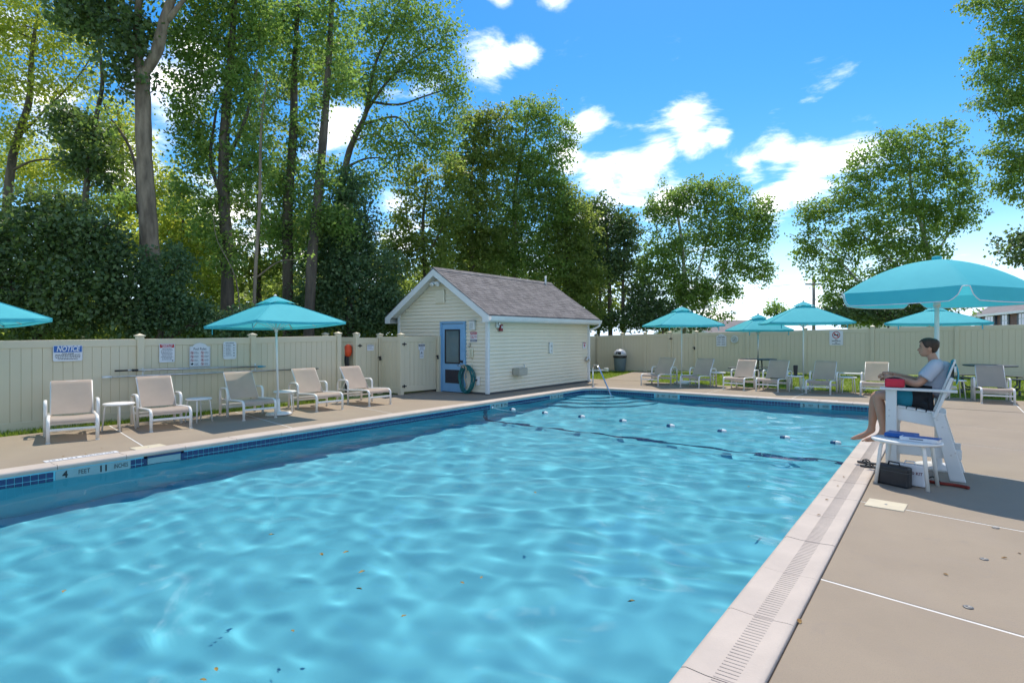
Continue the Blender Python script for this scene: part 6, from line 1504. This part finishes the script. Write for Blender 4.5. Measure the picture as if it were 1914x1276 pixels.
tree('birch_tree', 'round headed birch with pale trunk behind the first far umbrella', 31.0,
     [[(1277, 640, .17), (1278, 560, .15), (1277, 480, .12), (1266, 400, .08), (1255, 350, .04)], [(1290, 634, .10), (1296, 540, .08), (1320, 450, .05), (1340, 370, .03)], [(1300, 634, .09), (1330, 540, .06), (1385, 450, .03)]],
     [(1300, 365, 44, 34, .9), (1350, 365, 50, 38, .9), (1250, 385, 42, 42), (1222, 395, 24, 22, .7), (1398, 415, 40, 48, .9), (1330, 435, 70, 55), (1240, 470, 50, 50), (1268, 535, 60, 50), (1380, 490, 52, 42, .9), (1428, 505, 24, 26, .8), (1305, 550, 60, 34), (1365, 545, 36, 26, .7), (1425, 400, 26, 36, .8), (1202, 520, 34, 44), (1420, 450, 28, 34, .8), (1330, 590, 40, 16, .6)], 'mid', 0.165, 19, M_BIRCH, cover=0.95)
tree('white_birch', 'spreading tree behind the no smoking sign', 29.0,
     [[(1735, 640, .2), (1738, 540, .17), (1728, 450, .13), (1705, 360, .08), (1700, 280, .04)], [(1735, 560, .10), (1660, 480, .07), (1590, 420, .04)], [(1730, 500, .08), (1775, 430, .05), (1800, 370, .03)], [(1640, 636, .12), (1625, 560, .1), (1570, 490, .05), (1520, 440, .03)]],
     [(1700, 265, 70, 30, .6), (1640, 310, 60, 45, .8), (1740, 310, 70, 48, .85), (1800, 355, 34, 50, .8), (1585, 365, 44, 40, .9), (1685, 385, 80, 50), (1530, 400, 44, 34, .9), (1510, 465, 34, 34, .9), (1600, 445, 60, 42), (1765, 405, 54, 42), (1700, 465, 80, 42), (1555, 510, 44, 34, .9), (1640, 535, 70, 42), (1580, 570, 56, 34), (1715, 560, 56, 34), (1610, 594, 90, 16), (1765, 250, 40, 24, .45), (1650, 262, 40, 22, .4), (1790, 560, 40, 24, .5)], 'mid', 0.165, 20, M_BIRCH, cover=0.95)
tree('overhanging_locust', 'feathery branches hanging in from the top right corner', 25.0,
     [[(2120, 640, .25), (2100, 400, .22), (2080, 200, .18), (2060, 60, .12), (2040, -80, .08)], [(2090, 280, .09), (2000, 180, .06), (1920, 120, .03)], [(2095, 350, .09), (2000, 310, .06), (1900, 290, .03)], [(2070, 120, .08), (1960, 40, .05), (1850, 10, .02)]],
     [(1835, 8, 42, 18, .9), (1885, 45, 42, 34), (1850, 105, 46, 20), (1905, 115, 40, 34), (1840, 150, 34, 22, .8), (1890, 175, 44, 34), (1850, 195, 36, 16, .7), (1900, 235, 40, 26), (1862, 285, 36, 20, .7), (1905, 305, 46, 30), (1885, 345, 38, 24), (1910, 372, 30, 14, .8), (1960, 60, 60, 60), (1970, 180, 60, 60), (1965, 290, 50, 60), (2060, 120, 80, 160), (2050, 330, 60, 80), (1920, -30, 90, 40)], 'mid', 0.15, 21, M_BARK, cover=0.95, droop=0.6, sub=0.24)
tree('roadside_maple', 'dark leafy branches low at the right edge', 21.0,
     [[(2030, 640, .2), (2020, 520, .17), (1990, 440, .1), (1940, 420, .05)]],
     [(1885, 462, 34, 16, .8), (1910, 480, 40, 16, .8), (1915, 440, 26, 14, .7), (1960, 460, 50, 50), (2020, 420, 60, 80)], 'dark', 0.15, 22, cover=0.9)
tree('distant_tree', 'small distant treetop between two far umbrellas', 75.0,
     [[(1452, 640, .3), (1452, 600, .25), (1452, 575, .15)]],
     [(1452, 574, 17, 12, .9), (1440, 584, 14, 9, .9), (1464, 584, 14, 8, .9)], 'mid', 0.45, 23, cover=1.0, sub=0.5)
tree('woodland_maple', 'pale green tree filling the gap between the dark straight trunks', 24.5,
     [[(488, 640, .16), (486, 480, .13), (484, 340, .09), (490, 220, .05)]],
     [(480, 240, 50, 60, .8), (515, 320, 46, 60, .8), (450, 360, 50, 60, .8), (500, 420, 60, 50, .9), (440, 470, 60, 50, .9), (560, 420, 50, 60, .8), (520, 500, 80, 40), (380, 500, 60, 50), (600, 130, 50, 60, .7), (520, 150, 50, 50, .7)], 'olive', 0.16, 31, cover=0.8)
tree('woodland_maple', 'bright leafy tree low between the thick trunk and its dark neighbour', 22.5,
     [[(345, 640, .12), (342, 520, .10), (340, 420, .06), (345, 340, .03)]],
     [(330, 400, 40, 50, .9), (365, 460, 50, 50), (320, 490, 50, 50), (380, 540, 50, 50), (300, 440, 40, 40, .8), (240, 460, 50, 50, .9)], 'bright', 0.14, 32, cover=0.8)
tree('boundary_shrub', 'low dark shrubs behind the far fence below the birch', 30.0,
     [[(1240, 640, .06), (1240, 610, .05), (1245, 590, .03)]],
     [(1120, 600, 30, 20), (1165, 596, 34, 22), (1215, 600, 36, 20), (1265, 602, 34, 18), (1310, 605, 26, 13, .8), (1190, 575, 24, 20, .7), (1245, 580, 30, 18, .7)], 'dark', 0.16, 41, cat='shrub', cover=1.3)
tree('boundary_shrub', 'leafy shrubs behind the far fence under the spreading tree', 28.0,
     [[(1660, 640, .06), (1660, 605, .05), (1665, 585, .03)]],
     [(1560, 590, 34, 16), (1610, 585, 36, 20), (1660, 588, 40, 16), (1715, 585, 36, 18), (1765, 588, 26, 14, .7), (1640, 560, 40, 20, .8), (1700, 555, 34, 18, .7)], 'dark', 0.16, 42, cat='shrub', cover=1.2)
# woods closing the view behind the near trees: one far mass
wr_ = random.Random(5); back = []
for i in range(58):
    u = -120 + 1260 * (i + wr_.random()) / 58; hi = 400 if u < 620 else 470
    back.append((u, wr_.uniform(hi, 600), wr_.uniform(36, 60), wr_.uniform(32, 50), wr_.uniform(0.45, 0.85), wr_.uniform(-3, 6)))
for i in range(26):
    back.append((-60 + 1180 * (i + wr_.random()) / 26, wr_.uniform(575, 612), 50, 26, 0.9, wr_.uniform(-2, 3)))
for i in range(34):                                     # shaded understorey just above the fence line
    back.append((-100 + 870 * (i + wr_.random()) / 34, wr_.uniform(560, 622), 38, 26, 0.9, wr_.uniform(-11, -8)))
for i in range(40):
    back.append((-100 + 870 * (i + wr_.random()) / 40, wr_.uniform(604, 634), 30, 18, 1.5, wr_.uniform(-12, -9)))
V, T, _s = leaves(back, 34.0, 0.24, 77, sub=0.36)
wo = link_mesh('woodland_foliage', crown_mesh(V, T, LEAF['olive'])); tag(wo, 'sunlit woodland foliage filling the gaps behind the near trees', 'woodland', kind='stuff'); N_LEAF += len(T)
print('LEAVES', N_LEAF)
